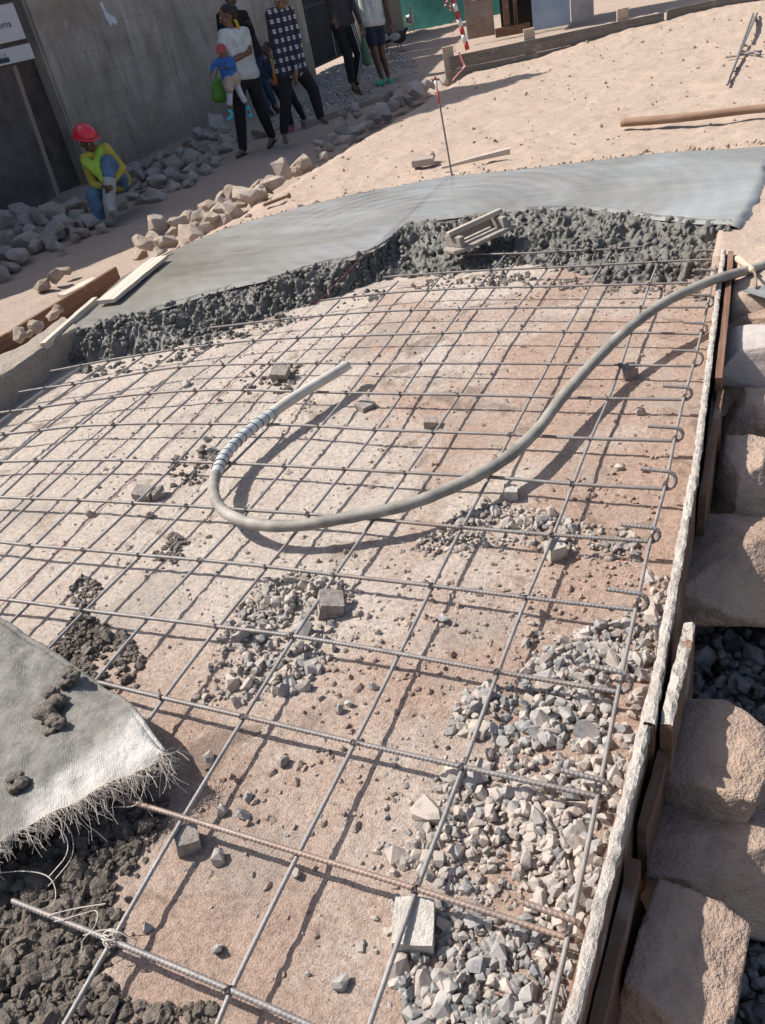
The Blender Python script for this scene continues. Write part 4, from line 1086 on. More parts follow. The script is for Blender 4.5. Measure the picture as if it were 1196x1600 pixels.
for a, b, th, z0, z1, sd_, cr in (((-0.147, 2.897, 0.15), (-0.188, 4.276, 0.15), 0.025, -0.2, 0.15, 411, False), ((-0.139, 2.196, 0.12), (-0.137, 2.904, 0.12), 0.022, -0.2, 0.10, 412, False),
                              ((-0.136, 1.238, 0.14), (-0.12, 1.573, 0.14), 0.026, -0.22, 0.135, 413, True), ((-0.157, 1.032, 0.11), (-0.14, 1.235, 0.11), 0.020, -0.22, 0.05, 414, False), ((-0.178, 0.605, 0.11), (-0.158, 0.956, 0.11), 0.022, -0.24, 0.045, 415, False)):
    plank('backing_board', a, b, th, z0, z1, M['redboard'] if not cr else M['board'], form, sd_)
    if cr: crust(a, b, th, z1, form, sd_ + 20, 0.014)

# ================================================================ big foundation stones in the trench
def big_rock_me(dims, seed, boxy=0.55, n=26, rough=0.05, cuts=9):
    bm = bmesh.new(); bmesh.ops.create_cube(bm, size=2.0)
    bmesh.ops.subdivide_edges(bm, edges=bm.edges[:], cuts=n, use_grid_fill=True)
    v, _ = np.array([q.co[:] for q in bm.verts]), None
    s = v / np.linalg.norm(v, axis=1)[:, None] * 1.18
    p = v * boxy + s * (1 - boxy)
    r = np.random.RandomState(seed)
    for k in range(cuts):
        nrm = r.randn(3); nrm /= np.linalg.norm(nrm); dd = r.uniform(0.70, 0.98)
        e = p @ nrm - dd
        p = p - np.clip(e, 0, None)[:, None] * nrm * 0.92
    o3 = r.rand(3) * 30
    p = p * (1 + rough * 2.2 * noise3(p[:, 0] * 1.3 + o3[0], p[:, 1] * 1.3 + o3[1], p[:, 2] * 1.3 + o3[2], seed)[:, None] + rough * 0.9 * noise3(p[:, 0] * 4 + o3[0], p[:, 1] * 4, p[:, 2] * 4, seed + 1)[:, None] + rough * .7 * noise3(p[:, 0] * 9, p[:, 1] * 9, p[:, 2] * 9, seed + 2)[:, None] + rough * .4 * noise3(p[:, 0] * 21, p[:, 1] * 21, p[:, 2] * 21, seed + 4)[:, None])
    # bedding layers on the sides
    p[:, :2] *= (1 + rough * 0.5 * noise3(p[:, 0] * .6, p[:, 1] * .6, p[:, 2] * 9, seed + 3))[:, None]
    p *= np.array(dims) * 0.5
    for q, c in zip(bm.verts, p): q.co = c
    me = bpy.data.meshes.new('rock'); bm.to_mesh(me); bm.free()
    return me
def big_rock(top, dims, rot, seed, mat, label, boxy=0.6, **kw):
    """top: point on the upper face, centre of the stone lies half its height below"""
    o = put('foundation_stone', big_rock_me(dims, seed, boxy, **kw), mat, smooth=True, loc=(top[0], top[1], top[2] - dims[2] * 0.5), rot=rot)
    return tag(o, label, 'stone', 'foundation stones in the trench')
big_rock((-0.045, 0.818, -0.03), (0.195, 0.30, 0.30), (0.0, 0.08, -0.16), 5, M['boulder'], 'nearest squared brown stone at the bottom right', 0.8, rough=0.035, cuts=4)
big_rock((-0.008, 1.351, 0.0), (0.27, 0.27, 0.34), (0.1, 0.0, -0.1), 8, M['boulder'], 'large rounded stone with one sunlit corner, third from the bottom', 0.45, rough=0.04)
big_rock((0.005, 1.158, -0.12), (0.36, 0.27, 0.26), (-0.1, 0.0, 0.15), 14, M['boulder'], 'low brown stone wedged under the large rounded one', 0.62, rough=0.05)
big_rock((-0.023, 2.119, -0.02), (0.36, 0.46, 0.24), (0.12, 0.03, -0.15), 19, M['boulder'], 'broad layered slab of stone halfway along the form boards', 0.66, rough=0.06)
big_rock((-0.069, 2.083, -0.22), (0.10, 0.12, 0.10), (0.0, 0.0, 0.3), 22, M['boulder'], 'small pale stone peeping from under the broad layered slab', 0.5)
big_rock((-0.014, 2.62, -0.02), (0.26, 0.34, 0.30), (0.05, 0.0, 0.1), 27, M['boulder'], 'upright brown stone behind the broad layered slab', 0.7, rough=0.05)
big_rock((-0.007, 3.082, -0.04), (0.24, 0.26, 0.30), (0.1, 0.1, 0.2), 33, M['boulder'], 'dark stone sitting under the bright-topped block', 0.55)
big_rock((-0.032, 3.397, 0.075), (0.30, 0.30, 0.20), (0.03, 0.0, 0.12), 38, M['sunlit_top_stone'], 'squared stone with a bright flat top beside the form', 0.82, rough=0.03, cuts=4)
big_rock((-0.028, 3.756, 0.06), (0.28, 0.24, 0.25), (-0.1, 0.0, 0.0), 44, M['boulder'], 'farthest brown stone, just below the trowel', 0.62)
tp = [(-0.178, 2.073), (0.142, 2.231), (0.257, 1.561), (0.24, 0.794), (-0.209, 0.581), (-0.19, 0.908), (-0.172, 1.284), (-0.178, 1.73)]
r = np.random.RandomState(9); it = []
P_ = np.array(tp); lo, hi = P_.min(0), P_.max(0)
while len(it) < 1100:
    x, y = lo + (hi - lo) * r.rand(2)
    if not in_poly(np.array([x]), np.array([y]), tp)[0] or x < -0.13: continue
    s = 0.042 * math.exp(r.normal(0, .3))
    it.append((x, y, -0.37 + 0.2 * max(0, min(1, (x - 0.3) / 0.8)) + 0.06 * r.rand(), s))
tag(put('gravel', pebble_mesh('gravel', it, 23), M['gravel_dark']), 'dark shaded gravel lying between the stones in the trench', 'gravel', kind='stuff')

# ================================================================ vibrator hose
HP = [(-1.783, 3.086, 0.105), (-1.815, 2.973, 0.107), (-1.886, 2.78, 0.11), (-1.937, 2.597, 0.108), (-1.974, 2.432, 0.105), (-1.981, 2.267, 0.1), (-1.935, 2.12, 0.098), (-1.872, 2.0, 0.098), (-1.776, 1.902, 0.098), (-1.663, 1.846, 0.098), (-1.542, 1.825, 0.098), (-1.409, 1.845, 0.098), (-1.293, 1.893, 0.1), (-1.171, 1.951, 0.101), (-1.052, 2.015, 0.102), (-0.948, 2.121, 0.103), (-0.863, 2.223, 0.104), (-0.792, 2.345, 0.106), (-0.755, 2.451, 0.109), (-0.726, 2.555, 0.112), (-0.705, 2.709, 0.118), (-0.664, 2.894, 0.128), (-0.611, 3.09, 0.14), (-0.532, 3.324, 0.16), (-0.405, 3.578, 0.18), (-0.297, 3.698, 0.188), (-0.231, 3.779, 0.19), (-0.161, 3.883, 0.172), (-0.072, 4.013, 0.15), (0.075, 4.157, 0.14), (0.265, 4.283, 0.135)]
H = smooth_line(HP, 600, 3)
HD = np.r_[0, np.cumsum(np.linalg.norm(np.diff(H, axis=0), axis=1))]
hose = empty('vibrator_hose', tuple(H[330])); ho = H[330]
tag(hose, 'long rubber concrete vibrator hose with a pale tip curled over the mat', 'hose')
def cut(a, b): return H[(HD >= a) & (HD <= b)]
ip = np.argmin(np.linalg.norm(H - np.array((-1.934, 2.608, 0.108)), axis=1)); it_ = np.argmin(np.linalg.norm(H - np.array((-1.935, 2.11, 0.098)), axis=1))
dp, dt = HD[ip], HD[it_]
seg = cut(0, dp); rad = np.full(len(seg), 0.0250); rad[0] = 0.015; rad[1] = 0.0225; rad[2] = 0.0245
mb = MB(); mb.tube(seg - ho, rad, 18); put('poker_tip', mb.mesh('poker_tip'), M['poker'], hose, smooth=True)
seg = cut(dp - .004, dt); rad = 0.0235 + 0.0012 * np.sin(np.arange(len(seg)) * 0.9)
mb = MB(); mb.tube(seg - ho, rad, 18); put('tape_wrap', mb.mesh('tape_wrap'), M['tape'], hose, smooth=True)
for k in range(12):
    dd = dp + (dt - dp) * (0.04 + k * 0.08)
    i = np.argmin(abs(HD - dd)); c_ = H[i]; t_ = H[i + 1] - H[i - 1]; t_ /= np.linalg.norm(t_)
    u_ = np.cross(t_, [0, 0, 1]); u_ /= np.linalg.norm(u_); w_ = np.cross(u_, t_)
    ring = [c_ - ho + 0.0246 * (u_ * math.cos(q) + w_ * math.sin(q)) + t_ * 0.006 * math.cos(q) for q in np.linspace(0, 2 * math.pi, 20)]
    mb = MB(); mb.tube(ring, 0.0020, 5); put('wire_band', mb.mesh('wire_band'), M['band'], hose, smooth=True)
seg = cut(dt - 0.006, 99); rad = 0.0222 + 0.0007 * np.sin(np.arange(len(seg)) * 0.55) + 0.0012 * fbm2(np.arange(len(seg)) * .12, np.zeros(len(seg)), 5, 3)
mb = MB(); mb.tube(seg - ho, rad, 16); put('rubber_hose', mb.mesh('rubber_hose'), M['hose'], hose, smooth=True)

# ================================================================ plasterer's float on the wet heap
fc = Vector((-1.654, 4.786, 0.135))
fd = Vector((-1.501, 4.977, 0.135)) - Vector((-1.801, 4.646, 0.135))
flo = empty('concrete_float', fc, math.atan2(fd.y, fd.x))
flo.rotation_euler = (R(-6), R(-5), math.atan2(fd.y, fd.x) + 0.05)
tag(flo, 'wooden hand float with a bar handle resting on the raw concrete', 'float')
L = fd.length
W = L * 0.50
out = [(-L * .5, -W * .28), (-L * .40, -W * .46), (-L * .2, -W * .5), (L * .48, -W * .48), (L * .5, -W * .4), (L * .5, W * .4), (L * .46, W * .5), (-L * .38, W * .5), (-L * .5, W * .3)]
mb = MB(); mb.prism(out, -0.012, 0.012); put('base_plate', mb.mesh('plate', 0.004), M['spacer_dark'], flo)
M['float'] = wood_mat('float_timber', (0.20, 0.175, 0.15), (0.32, 0.285, 0.245), (0.38, 0.355, 0.32))
for s in (-1, 1):
    mb = MB(); mb.box((s * L * .36, 0, 0.045), (0.035, W * .82, 0.066), taper=1.0); o = put('handle_block', mb.mesh('block', 0.005), M['float'], flo)
mb = MB(); mb.box((0, 0.0, 0.098), (L * 0.90, 0.045, 0.032)); put('handle_bar', mb.mesh('bar', 0.009, 2), wood_mat('worn_grip', (0.30, 0.26, 0.215), (0.45, 0.395, 0.335), (0.5, 0.46, 0.41)), flo)
mb = MB(); mb.box((0, W * .26, 0.05), (L * 0.70, 0.022, 0.05)); put('rear_batten', mb.mesh('batten', 0.004), M['float'], flo)

# ================================================================ trowel on the bank
tr = empty('pointing_trowel', (-0.052, 3.902, 0.13)); to = np.array(tr.location)
tag(tr, 'wooden-handled trowel lying on the bank at the right edge', 'trowel')
a, b = np.array((-0.143, 4.136, 0.165)), np.array((-0.062, 3.946, 0.165))
pts = np.array([a * (1 - t) + b * t for t in np.linspace(0, 1, 14)])
mb = MB(); mb.tube(pts - to, [0.010, .016, .018, .0185, .0185, .018, .0175, .017, .0165, .016, .0155, .015, .014, .012], 12); put('handle', mb.mesh('handle'), M['newwood'], tr, smooth=True)
mb = MB(); mb.tube(np.array([(-0.068, 3.958, 0.167), (-0.052, 3.886, 0.172), (-0.046, 3.822, 0.16), (-0.043, 3.792, 0.142)]) - to, 0.006, 8); put('shank', mb.mesh('shank'), M['rebar_rust'], tr, smooth=True)
M['blade'] = flat('mortar_coated_steel', (0.30, 0.31, 0.29), 0.5, 0.4, 0.15)
bl = [np.array(q) - to for q in [(-0.098, 3.795, 0.128), (-0.036, 3.825, 0.135), (0.106, 3.826, 0.138), (0.23, 3.71, 0.13), (0.108, 3.625, 0.128), (-0.003, 3.712, 0.125)]]
mb = MB(); n = len(bl); mb.add([q for q in bl] + [q + [0, 0, .004] for q in bl], [tuple(range(n))[::-1], tuple(range(n, 2 * n))] + [(i, (i + 1) % n, n + (i + 1) % n, n + i) for i in range(n)]); put('blade', mb.mesh('blade'), M['blade'], tr)

# ================================================================ stake, string line
sb = Vector((-2.379, 6.414, 0.16))
stp = Vector((-2.409, 6.403, 0.865))
stake = empty('steel_stake', sb)
tag(stake, 'thin steel stake with taped top standing at the slab edge', 'stake')
mb = MB(); mb.tube([(0, 0, -0.2)] + [tuple((stp - sb) * t) for t in (0, .3, .6, 1.0)], 0.0075, 8); put('rod', mb.mesh('rod'), M['rebar'], stake, smooth=True)
mb = MB(); mb.tube([tuple((stp - sb) * t) for t in (.74, .8, .87)], 0.0085, 8); put('red_tape', mb.mesh('red_tape'), M['red'], stake, smooth=True)
mb = MB(); mb.tube([tuple((stp - sb) * t) for t in (.88, .92, .97)], [0.010, 0.012, 0.009], 8); put('white_tape', mb.mesh('white_tape'), M['white'], stake, smooth=True)
mb = MB(); mb.tube([tuple((stp - sb) * t) for t in (.975, .99, 1.005)], 0.010, 8); put('red_tape', mb.mesh('red_tip'), M['red'], stake, smooth=True)
M['string'] = flat('red_builders_line', (0.42, 0.10, 0.10), 0.8)
ln = np.array([(-2.367, 6.383, 0.172), (-2.301, 4.378, 0.168), (-2.263, 3.734, 0.165), (-2.221, 2.401, 0.16), (-2.19, 1.499, 0.155), (-2.182, 1.25, 0.155), (-2.175, 0.966, 0.155)])
mb = MB(); mb.tube(resample(ln, 40) - ln[0], 0.0014, 5); tag(put('string_line', mb.mesh('string_line'), M['string'], loc=tuple(ln[0]), smooth=True), 'thin red builder line stretched from the stake across the mat', 'string')

# ================================================================ boards at the left of the pour
o = plank('pale_plank', (-3.929, 3.79, 0.2), (-4.101, 4.621, 0.2), 0.13, 0.175, 0.2, M['paleboard'], None, 421)
tag(o, 'sunlit pale plank splashed with cement beside the rubble row', 'plank')
o = plank('pale_batten', (-3.843, 3.168, 0.175), (-4.042, 3.881, 0.175), 0.035, 0.15, 0.19, M['paleboard'], None, 422)
tag(o, 'narrow whitish batten along the left rim of the pour', 'plank')
o = plank('side_board', (-4.594, 3.119, 0.08), (-4.671, 4.814, 0.08), 0.028, -0.12, 0.085, M['redboard'], None, 423)
tag(o, 'long red-brown board on edge beside the street', 'plank')
o = plank('broken_plank', (-5.09, 4.551, 0.0), (-5.045, 4.905, 0.0), 0.10, -0.05, -0.02, M['paleboard'], None, 424)
tag(o, 'short broken plank lying on the street beside the red-brown board', 'plank')
o = plank('wood_sliver', (-4.091, 4.676, 0.18), (-4.087, 4.839, 0.19), 0.015, 0.17, 0.18, M['paleboard'], None, 425)
tag(o, 'splinter of wood standing out beside the pale plank end', 'stick')
mb = MB(); a = np.array((-3.953, 6.022, 0.15)); b = np.array((-3.831, 6.267, 0.15))
mb.tube([(0, 0, 0), tuple((b - a) * .9), tuple(b - a)], [0.016, 0.014, 0.028], 8); tag(put('wooden_peg', mb.mesh('peg'), M['stick'], loc=tuple(a), smooth=True), 'short wooden peg lying on the sand left of the stake', 'peg')

# ================================================================ rubble
RV = []
for i in range(16):
    bm = hull_rock(700 + i, 16, 0.85, 0.16, (1, .72 + .2 * ((i * 3) % 4) / 4, .6 + .22 * ((i * 5) % 4) / 4))
    bmesh.ops.bevel(bm, geom=list(bm.edges), offset=0.018, segments=1, affect='EDGES')
    bmesh.ops.triangulate(bm, faces=bm.faces[:])
    bmesh.ops.subdivide_edges(bm, edges=[e for e in bm.edges if e.calc_length() > 0.25], cuts=1)
    bmesh.ops.triangulate(bm, faces=bm.faces[:])
    for v in bm.verts:
        k = noise3(np.array([v.co.x * 5 + i * 3]), np.array([v.co.y * 5]), np.array([v.co.z * 5]), i)[0]
        v.co *= 1 + 0.28 * float(k)
    pair = []
    for mk in ('rubble', 'rubble_grey'):
        me = bpy.data.meshes.new('rubble'); bm.to_mesh(me); me.polygons.foreach_set('use_smooth', np.zeros(len(me.polygons), bool)); me.materials.append(M[mk]); pair.append(me)
    bm.free(); RV.append(pair)
rs = np.random.RandomState(12)
def rubble(lst, grey, label, group):
    for (x, y, z, s) in lst:
        me = RV[rs.randint(16)][grey]
        o = bpy.data.objects.new('rubble_stone', me); col.objects.link(o)
        o.location = (x, y, z); o.rotation_euler = (rs.uniform(-.5, .5), rs.uniform(-.5, .5), rs.uniform(0, 6.28))
        k = s * rs.uniform(.70, 1.08); o.scale = (k, k, k)
        tag(o, label, 'stone', group)
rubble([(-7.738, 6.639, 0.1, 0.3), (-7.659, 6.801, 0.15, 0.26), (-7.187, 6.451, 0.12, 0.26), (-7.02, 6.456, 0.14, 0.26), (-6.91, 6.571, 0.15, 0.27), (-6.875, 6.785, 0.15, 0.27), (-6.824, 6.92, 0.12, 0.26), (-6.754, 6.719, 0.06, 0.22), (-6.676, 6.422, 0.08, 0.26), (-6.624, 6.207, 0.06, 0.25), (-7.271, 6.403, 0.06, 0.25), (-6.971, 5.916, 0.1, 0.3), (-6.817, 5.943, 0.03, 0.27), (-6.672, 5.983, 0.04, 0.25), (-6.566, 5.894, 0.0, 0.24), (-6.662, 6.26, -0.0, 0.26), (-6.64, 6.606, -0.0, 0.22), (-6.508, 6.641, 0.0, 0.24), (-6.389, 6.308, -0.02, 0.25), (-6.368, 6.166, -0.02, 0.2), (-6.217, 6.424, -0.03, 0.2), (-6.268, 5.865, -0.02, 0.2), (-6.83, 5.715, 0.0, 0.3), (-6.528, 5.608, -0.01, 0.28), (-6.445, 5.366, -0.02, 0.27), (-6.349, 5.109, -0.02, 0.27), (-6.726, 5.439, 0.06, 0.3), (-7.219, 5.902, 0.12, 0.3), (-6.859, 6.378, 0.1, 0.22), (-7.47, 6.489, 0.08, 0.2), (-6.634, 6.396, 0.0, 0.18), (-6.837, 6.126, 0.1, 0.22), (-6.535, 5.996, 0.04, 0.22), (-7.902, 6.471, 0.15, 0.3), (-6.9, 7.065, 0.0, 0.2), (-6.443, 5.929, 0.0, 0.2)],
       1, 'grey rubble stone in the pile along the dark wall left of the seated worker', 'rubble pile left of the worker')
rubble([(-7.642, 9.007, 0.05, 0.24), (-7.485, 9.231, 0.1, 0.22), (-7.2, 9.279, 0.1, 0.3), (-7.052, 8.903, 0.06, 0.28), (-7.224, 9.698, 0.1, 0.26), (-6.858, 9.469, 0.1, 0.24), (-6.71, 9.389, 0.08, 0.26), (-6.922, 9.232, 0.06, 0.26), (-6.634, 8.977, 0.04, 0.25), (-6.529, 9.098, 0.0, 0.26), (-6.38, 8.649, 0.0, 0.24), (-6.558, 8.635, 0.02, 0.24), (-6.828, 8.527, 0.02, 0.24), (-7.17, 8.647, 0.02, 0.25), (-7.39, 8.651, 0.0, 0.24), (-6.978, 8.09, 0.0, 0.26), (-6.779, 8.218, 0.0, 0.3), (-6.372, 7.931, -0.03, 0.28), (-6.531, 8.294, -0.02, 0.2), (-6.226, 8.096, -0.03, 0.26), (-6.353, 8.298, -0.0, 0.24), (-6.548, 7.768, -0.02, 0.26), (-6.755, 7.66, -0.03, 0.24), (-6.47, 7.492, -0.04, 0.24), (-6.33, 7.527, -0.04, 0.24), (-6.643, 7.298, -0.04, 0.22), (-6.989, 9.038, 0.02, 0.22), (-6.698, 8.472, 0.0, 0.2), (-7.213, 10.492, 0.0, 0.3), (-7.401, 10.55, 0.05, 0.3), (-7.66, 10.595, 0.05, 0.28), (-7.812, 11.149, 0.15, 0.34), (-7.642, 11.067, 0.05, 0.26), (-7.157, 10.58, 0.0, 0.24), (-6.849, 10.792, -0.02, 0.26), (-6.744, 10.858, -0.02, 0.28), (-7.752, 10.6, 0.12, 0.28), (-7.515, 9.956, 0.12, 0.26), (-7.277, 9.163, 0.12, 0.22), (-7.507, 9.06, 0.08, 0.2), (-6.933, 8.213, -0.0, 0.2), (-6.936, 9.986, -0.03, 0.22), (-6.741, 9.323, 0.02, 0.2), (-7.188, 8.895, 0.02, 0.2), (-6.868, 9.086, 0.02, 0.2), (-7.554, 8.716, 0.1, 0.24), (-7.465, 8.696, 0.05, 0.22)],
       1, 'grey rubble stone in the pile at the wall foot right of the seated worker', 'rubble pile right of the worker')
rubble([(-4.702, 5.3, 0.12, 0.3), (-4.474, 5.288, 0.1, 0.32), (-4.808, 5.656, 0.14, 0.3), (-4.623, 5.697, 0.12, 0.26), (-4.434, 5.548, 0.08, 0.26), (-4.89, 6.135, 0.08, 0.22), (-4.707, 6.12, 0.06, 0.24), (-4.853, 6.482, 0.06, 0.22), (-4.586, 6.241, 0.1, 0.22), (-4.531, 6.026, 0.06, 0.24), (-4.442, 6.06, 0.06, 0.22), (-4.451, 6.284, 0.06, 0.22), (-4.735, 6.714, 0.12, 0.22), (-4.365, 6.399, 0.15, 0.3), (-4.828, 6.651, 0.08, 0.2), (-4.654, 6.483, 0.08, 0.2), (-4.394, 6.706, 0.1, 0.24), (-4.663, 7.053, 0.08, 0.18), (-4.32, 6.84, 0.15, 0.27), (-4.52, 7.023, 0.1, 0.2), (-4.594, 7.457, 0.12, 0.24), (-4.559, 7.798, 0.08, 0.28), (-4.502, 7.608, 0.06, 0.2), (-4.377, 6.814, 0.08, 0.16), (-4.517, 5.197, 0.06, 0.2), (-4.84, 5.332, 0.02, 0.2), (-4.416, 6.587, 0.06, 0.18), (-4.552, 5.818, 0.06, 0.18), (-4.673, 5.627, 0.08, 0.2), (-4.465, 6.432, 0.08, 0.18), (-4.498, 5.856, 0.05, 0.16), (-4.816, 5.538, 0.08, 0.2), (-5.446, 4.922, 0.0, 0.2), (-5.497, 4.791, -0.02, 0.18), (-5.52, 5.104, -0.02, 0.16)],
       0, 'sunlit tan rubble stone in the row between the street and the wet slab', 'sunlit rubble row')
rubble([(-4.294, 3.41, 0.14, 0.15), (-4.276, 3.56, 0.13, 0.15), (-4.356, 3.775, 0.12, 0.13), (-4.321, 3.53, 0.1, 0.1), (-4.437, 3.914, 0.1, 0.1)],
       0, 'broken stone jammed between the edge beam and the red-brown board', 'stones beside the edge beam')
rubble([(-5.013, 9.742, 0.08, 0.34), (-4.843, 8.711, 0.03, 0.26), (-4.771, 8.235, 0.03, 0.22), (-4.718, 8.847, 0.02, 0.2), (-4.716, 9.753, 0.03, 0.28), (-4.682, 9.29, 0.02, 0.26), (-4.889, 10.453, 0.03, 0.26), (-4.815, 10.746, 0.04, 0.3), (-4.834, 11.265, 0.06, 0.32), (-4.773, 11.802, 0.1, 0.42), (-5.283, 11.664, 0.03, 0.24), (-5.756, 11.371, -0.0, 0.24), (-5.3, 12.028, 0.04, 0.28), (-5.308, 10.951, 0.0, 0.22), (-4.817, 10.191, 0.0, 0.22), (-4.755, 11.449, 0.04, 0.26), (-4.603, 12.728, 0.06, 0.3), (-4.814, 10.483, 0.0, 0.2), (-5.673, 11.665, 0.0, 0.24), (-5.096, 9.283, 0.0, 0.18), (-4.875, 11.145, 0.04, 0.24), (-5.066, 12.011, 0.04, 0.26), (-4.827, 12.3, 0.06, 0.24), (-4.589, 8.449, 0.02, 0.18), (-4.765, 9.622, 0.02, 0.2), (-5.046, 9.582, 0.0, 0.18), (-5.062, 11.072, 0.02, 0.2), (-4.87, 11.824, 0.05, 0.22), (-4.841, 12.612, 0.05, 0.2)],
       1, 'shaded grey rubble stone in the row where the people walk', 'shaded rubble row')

# odd bits on the sand
mb = MB(); mb.box((0, 0, 0), (0.20, 0.10, 0.06)); p = (-2.854, 7.011, 0.15)
tag(put('half_brick', mb.mesh('half_brick', 0.006), M['rubble_grey'], loc=(p[0], p[1], 0.15), rot=(0.05, 0.03, 0.35)), 'flat brick fragment lying on the sand left of the stake', 'brick')
tag(put('brick_chip', big_rock_me((.09, .08, .07), 90, .6, 6), M['rubble'], loc=(-2.816, 7.134, 0.17)), 'reddish chip resting against the brick fragment', 'stone')
pts = np.array([(-1.232, 7.567, 0.17), (-0.922, 7.494, 0.17), (-0.574, 7.453, 0.172), (-0.292, 7.477, 0.172), (0.027, 7.435, 0.17)])
mb = MB(); mb.tube(smooth_line(pts, 30, 2) - pts[0], np.linspace(0.036, 0.030, 30), 12); tag(put('wooden_pole', mb.mesh('wooden_pole'), M['stick'], loc=tuple(pts[0]), smooth=True), 'long brown wooden pole lying on the sand at right', 'pole')
mb = MB(); a = np.array((-2.568, 6.695, 0.15)); b = np.array((-2.047, 6.966, 0.17)); 
mb.tube(smooth_line([(0, 0, 0), tuple((b - a) * .5 + [0, .03, 0]), tuple(b - a)], 12, 2), np.linspace(.012, .03, 12), 7); tag(put('splintered_stick', mb.mesh('stick'), M['paleboard'], loc=tuple(a)), 'splintered stick half buried behind the stake', 'stick')
bun = empty('rebar_bundle', (-0.475, 10.752, 0.2)); bo = np.array(bun.location)
tag(bun, 'crossed steel bars lying on the sand near the far form', 'rebar')
for pts in ([[(-0.453, 13.225, 0.24), (-0.458, 10.622, 0.24), (-0.48, 8.759, 0.24)], [(-0.405, 13.156, 0.24), (-0.432, 10.594, 0.24), (-0.486, 9.589, 0.24)], [(-0.423, 13.052, 0.24), (-0.443, 10.695, 0.24), (-0.48, 9.02, 0.24)], [(-0.604, 10.508, 0.24), (-0.452, 10.269, 0.24), (-0.249, 10.357, 0.24)], [(-0.463, 10.717, 0.24), (-0.334, 10.669, 0.24), (-0.257, 10.238, 0.24)]]):
    pts = [(q[0], q[1], sand_h(q[0], q[1]) + 0.035) for q in resample(pts, 2)]; mb = MB(); mb.tube(np.array(pts) - bo, 0.013, 6); put('steel_bar', mb.mesh('steel_bar'), M['rebar'], bun, smooth=True)
sandbits = []
r = np.random.RandomState(66)
slab_poly = [p[:2] for p in SLAB_FRONT] + [p[:2] for p in SLAB_RIGHT] + [p[:2] for p in SLAB_FAR[::-1]]
for k in range(700):
    x, y = r.uniform(-4.6, 2.5), r.uniform(5.0, 13.5)
    if x < x_left(y) + 0.3 or in_poly(np.array([x]), np.array([y]), slab_poly)[0]: continue
    s_ = 0.022 * math.exp(r.normal(0, .45)); sandbits.append((x, y, sand_h(x, y) + s_ * .15, s_))
fa_ = resample(SLAB_FAR, 300)
for k in range(260):
    q = fa_[r.randint(60, 300)]; sandbits.append((q[0] + r.normal(0, .02), q[1] + abs(r.normal(0.02, .05)), 0.135 + .01 * r.rand(), 0.022 * math.exp(r.normal(0, .35))))
tag(put('sand_clods', pebble_mesh('sand_clods', sandbits, 29), M['sand']), 'small clods and crumbs of sand scattered over the sand bed', 'sand', kind='stuff')

# ================================================================ wall, gate and buildings along the street
def xw(y): return -8.66 - 0.1 * (y - 10)
def wall_section(name, y0, y1, tops, mat, label, cat, inset=0.0, thick=0.3):
    """upright masonry with the given profile of (y, height) along its top"""
    ys = [y0] + [t[0] for t in tops if y0 < t[0] < y1] + [y1]
    hs = [np.interp(q, [t[0] for t in tops], [t[1] for t in tops]) for q in ys]
    n = len(ys)
    f = [(xw(y) - inset, y, -0.4) for y in ys] + [(xw(y) - inset, y, h) for y, h in zip(ys, hs)]
    b = [(x - thick, y, z) for x, y, z in f]
    V = f + b; m = 2 * n
    F = []
    for i in range(n - 1):
        F += [(i, i + 1, n + i + 1, n + i), (m + i + 1, m + i, m + n + i, m + n + i + 1), (n + i, n + i + 1, m + n + i + 1, m + n + i)]
    F += [(0, n, m + n, m), (n - 1, m + n - 1, m + 2 * n - 1, 2 * n - 1)]
    mb = MB(); mb.add(V, F)
    return tag(put(name, mb.mesh(name), mat), label, cat)
TOPS = [(-8, 2.6), (4.6, 2.75), (7.4, 4.1), (9.4, 5.75), (11.25, 7.3), (11.3, 5.4), (13.2, 4.3), (17.4, 3.7)]
yp0, yp1 = 8.45, 8.95
wall_section('plaster_wall', -8, yp0, TOPS, M['darkwall'], 'dark plastered wall behind the sign post', 'wall', 0.10)
wall_section('wall_pier', yp0 + 0.002, yp1, TOPS, M['pier'], 'dark brown pier between the two stretches of wall', 'pier', 0.16)
YG0, YG1 = 17.77, 21.08
wall_section('rendered_wall', yp1 + 0.004, YG0, TOPS, M['wall'], 'tall stained rendered wall behind the walking people', 'wall', 0.0)
# a narrow moulded rib at the start of the rendered wall
mb = MB(); y_ = yp1 + 0.12; mb.box((xw(y_) + 0.02, y_, 1.7), (0.05, 0.16, 4.2)); tag(put('wall_rib', mb.mesh('wall_rib', 0.01), M['wall']), 'narrow upright rib at the left end of the rendered wall', 'wall rib')
# torn poster remnants, flat on the wall
M['paper'] = flat('faded_blue_paper', (0.34, 0.46, 0.52), 0.9, 0, 0.5, 20.0, c2=(0.55, 0.56, 0.55))
def on_wall(px_ray_y, z): return (xw(px_ray_y) + 0.006, px_ray_y, z)
P0 = (-7.811, 10.074, 1.854); P1 = (-7.651, 10.205, 1.642)
mb = MB(); yb = 10.62
sh = [(a * .75 - .1, c * .6 + .26) for a, c in ((0, .45), (.10, .5), (.16, .25), (.36, .14), (.40, .03), (.30, -.02), (.22, .04), (.12, -.04), (.10, .10), (.04, .14), (.06, .28))]
mb.add([(xw(yb + a) + 0.008, yb + a, 1.38 + c) for a, c in sh] + [(xw(yb + a) + 0.002, yb + a, 1.38 + c) for a, c in sh], [tuple(range(len(sh))), tuple(range(len(sh), 2 * len(sh)))[::-1]] + [(i, (i + 1) % len(sh), len(sh) + (i + 1) % len(sh), len(sh) + i) for i in range(len(sh))])
tag(put('torn_poster', mb.mesh('torn_poster'), M['paper']), 'torn remnant of a pale blue poster on the rendered wall', 'poster')

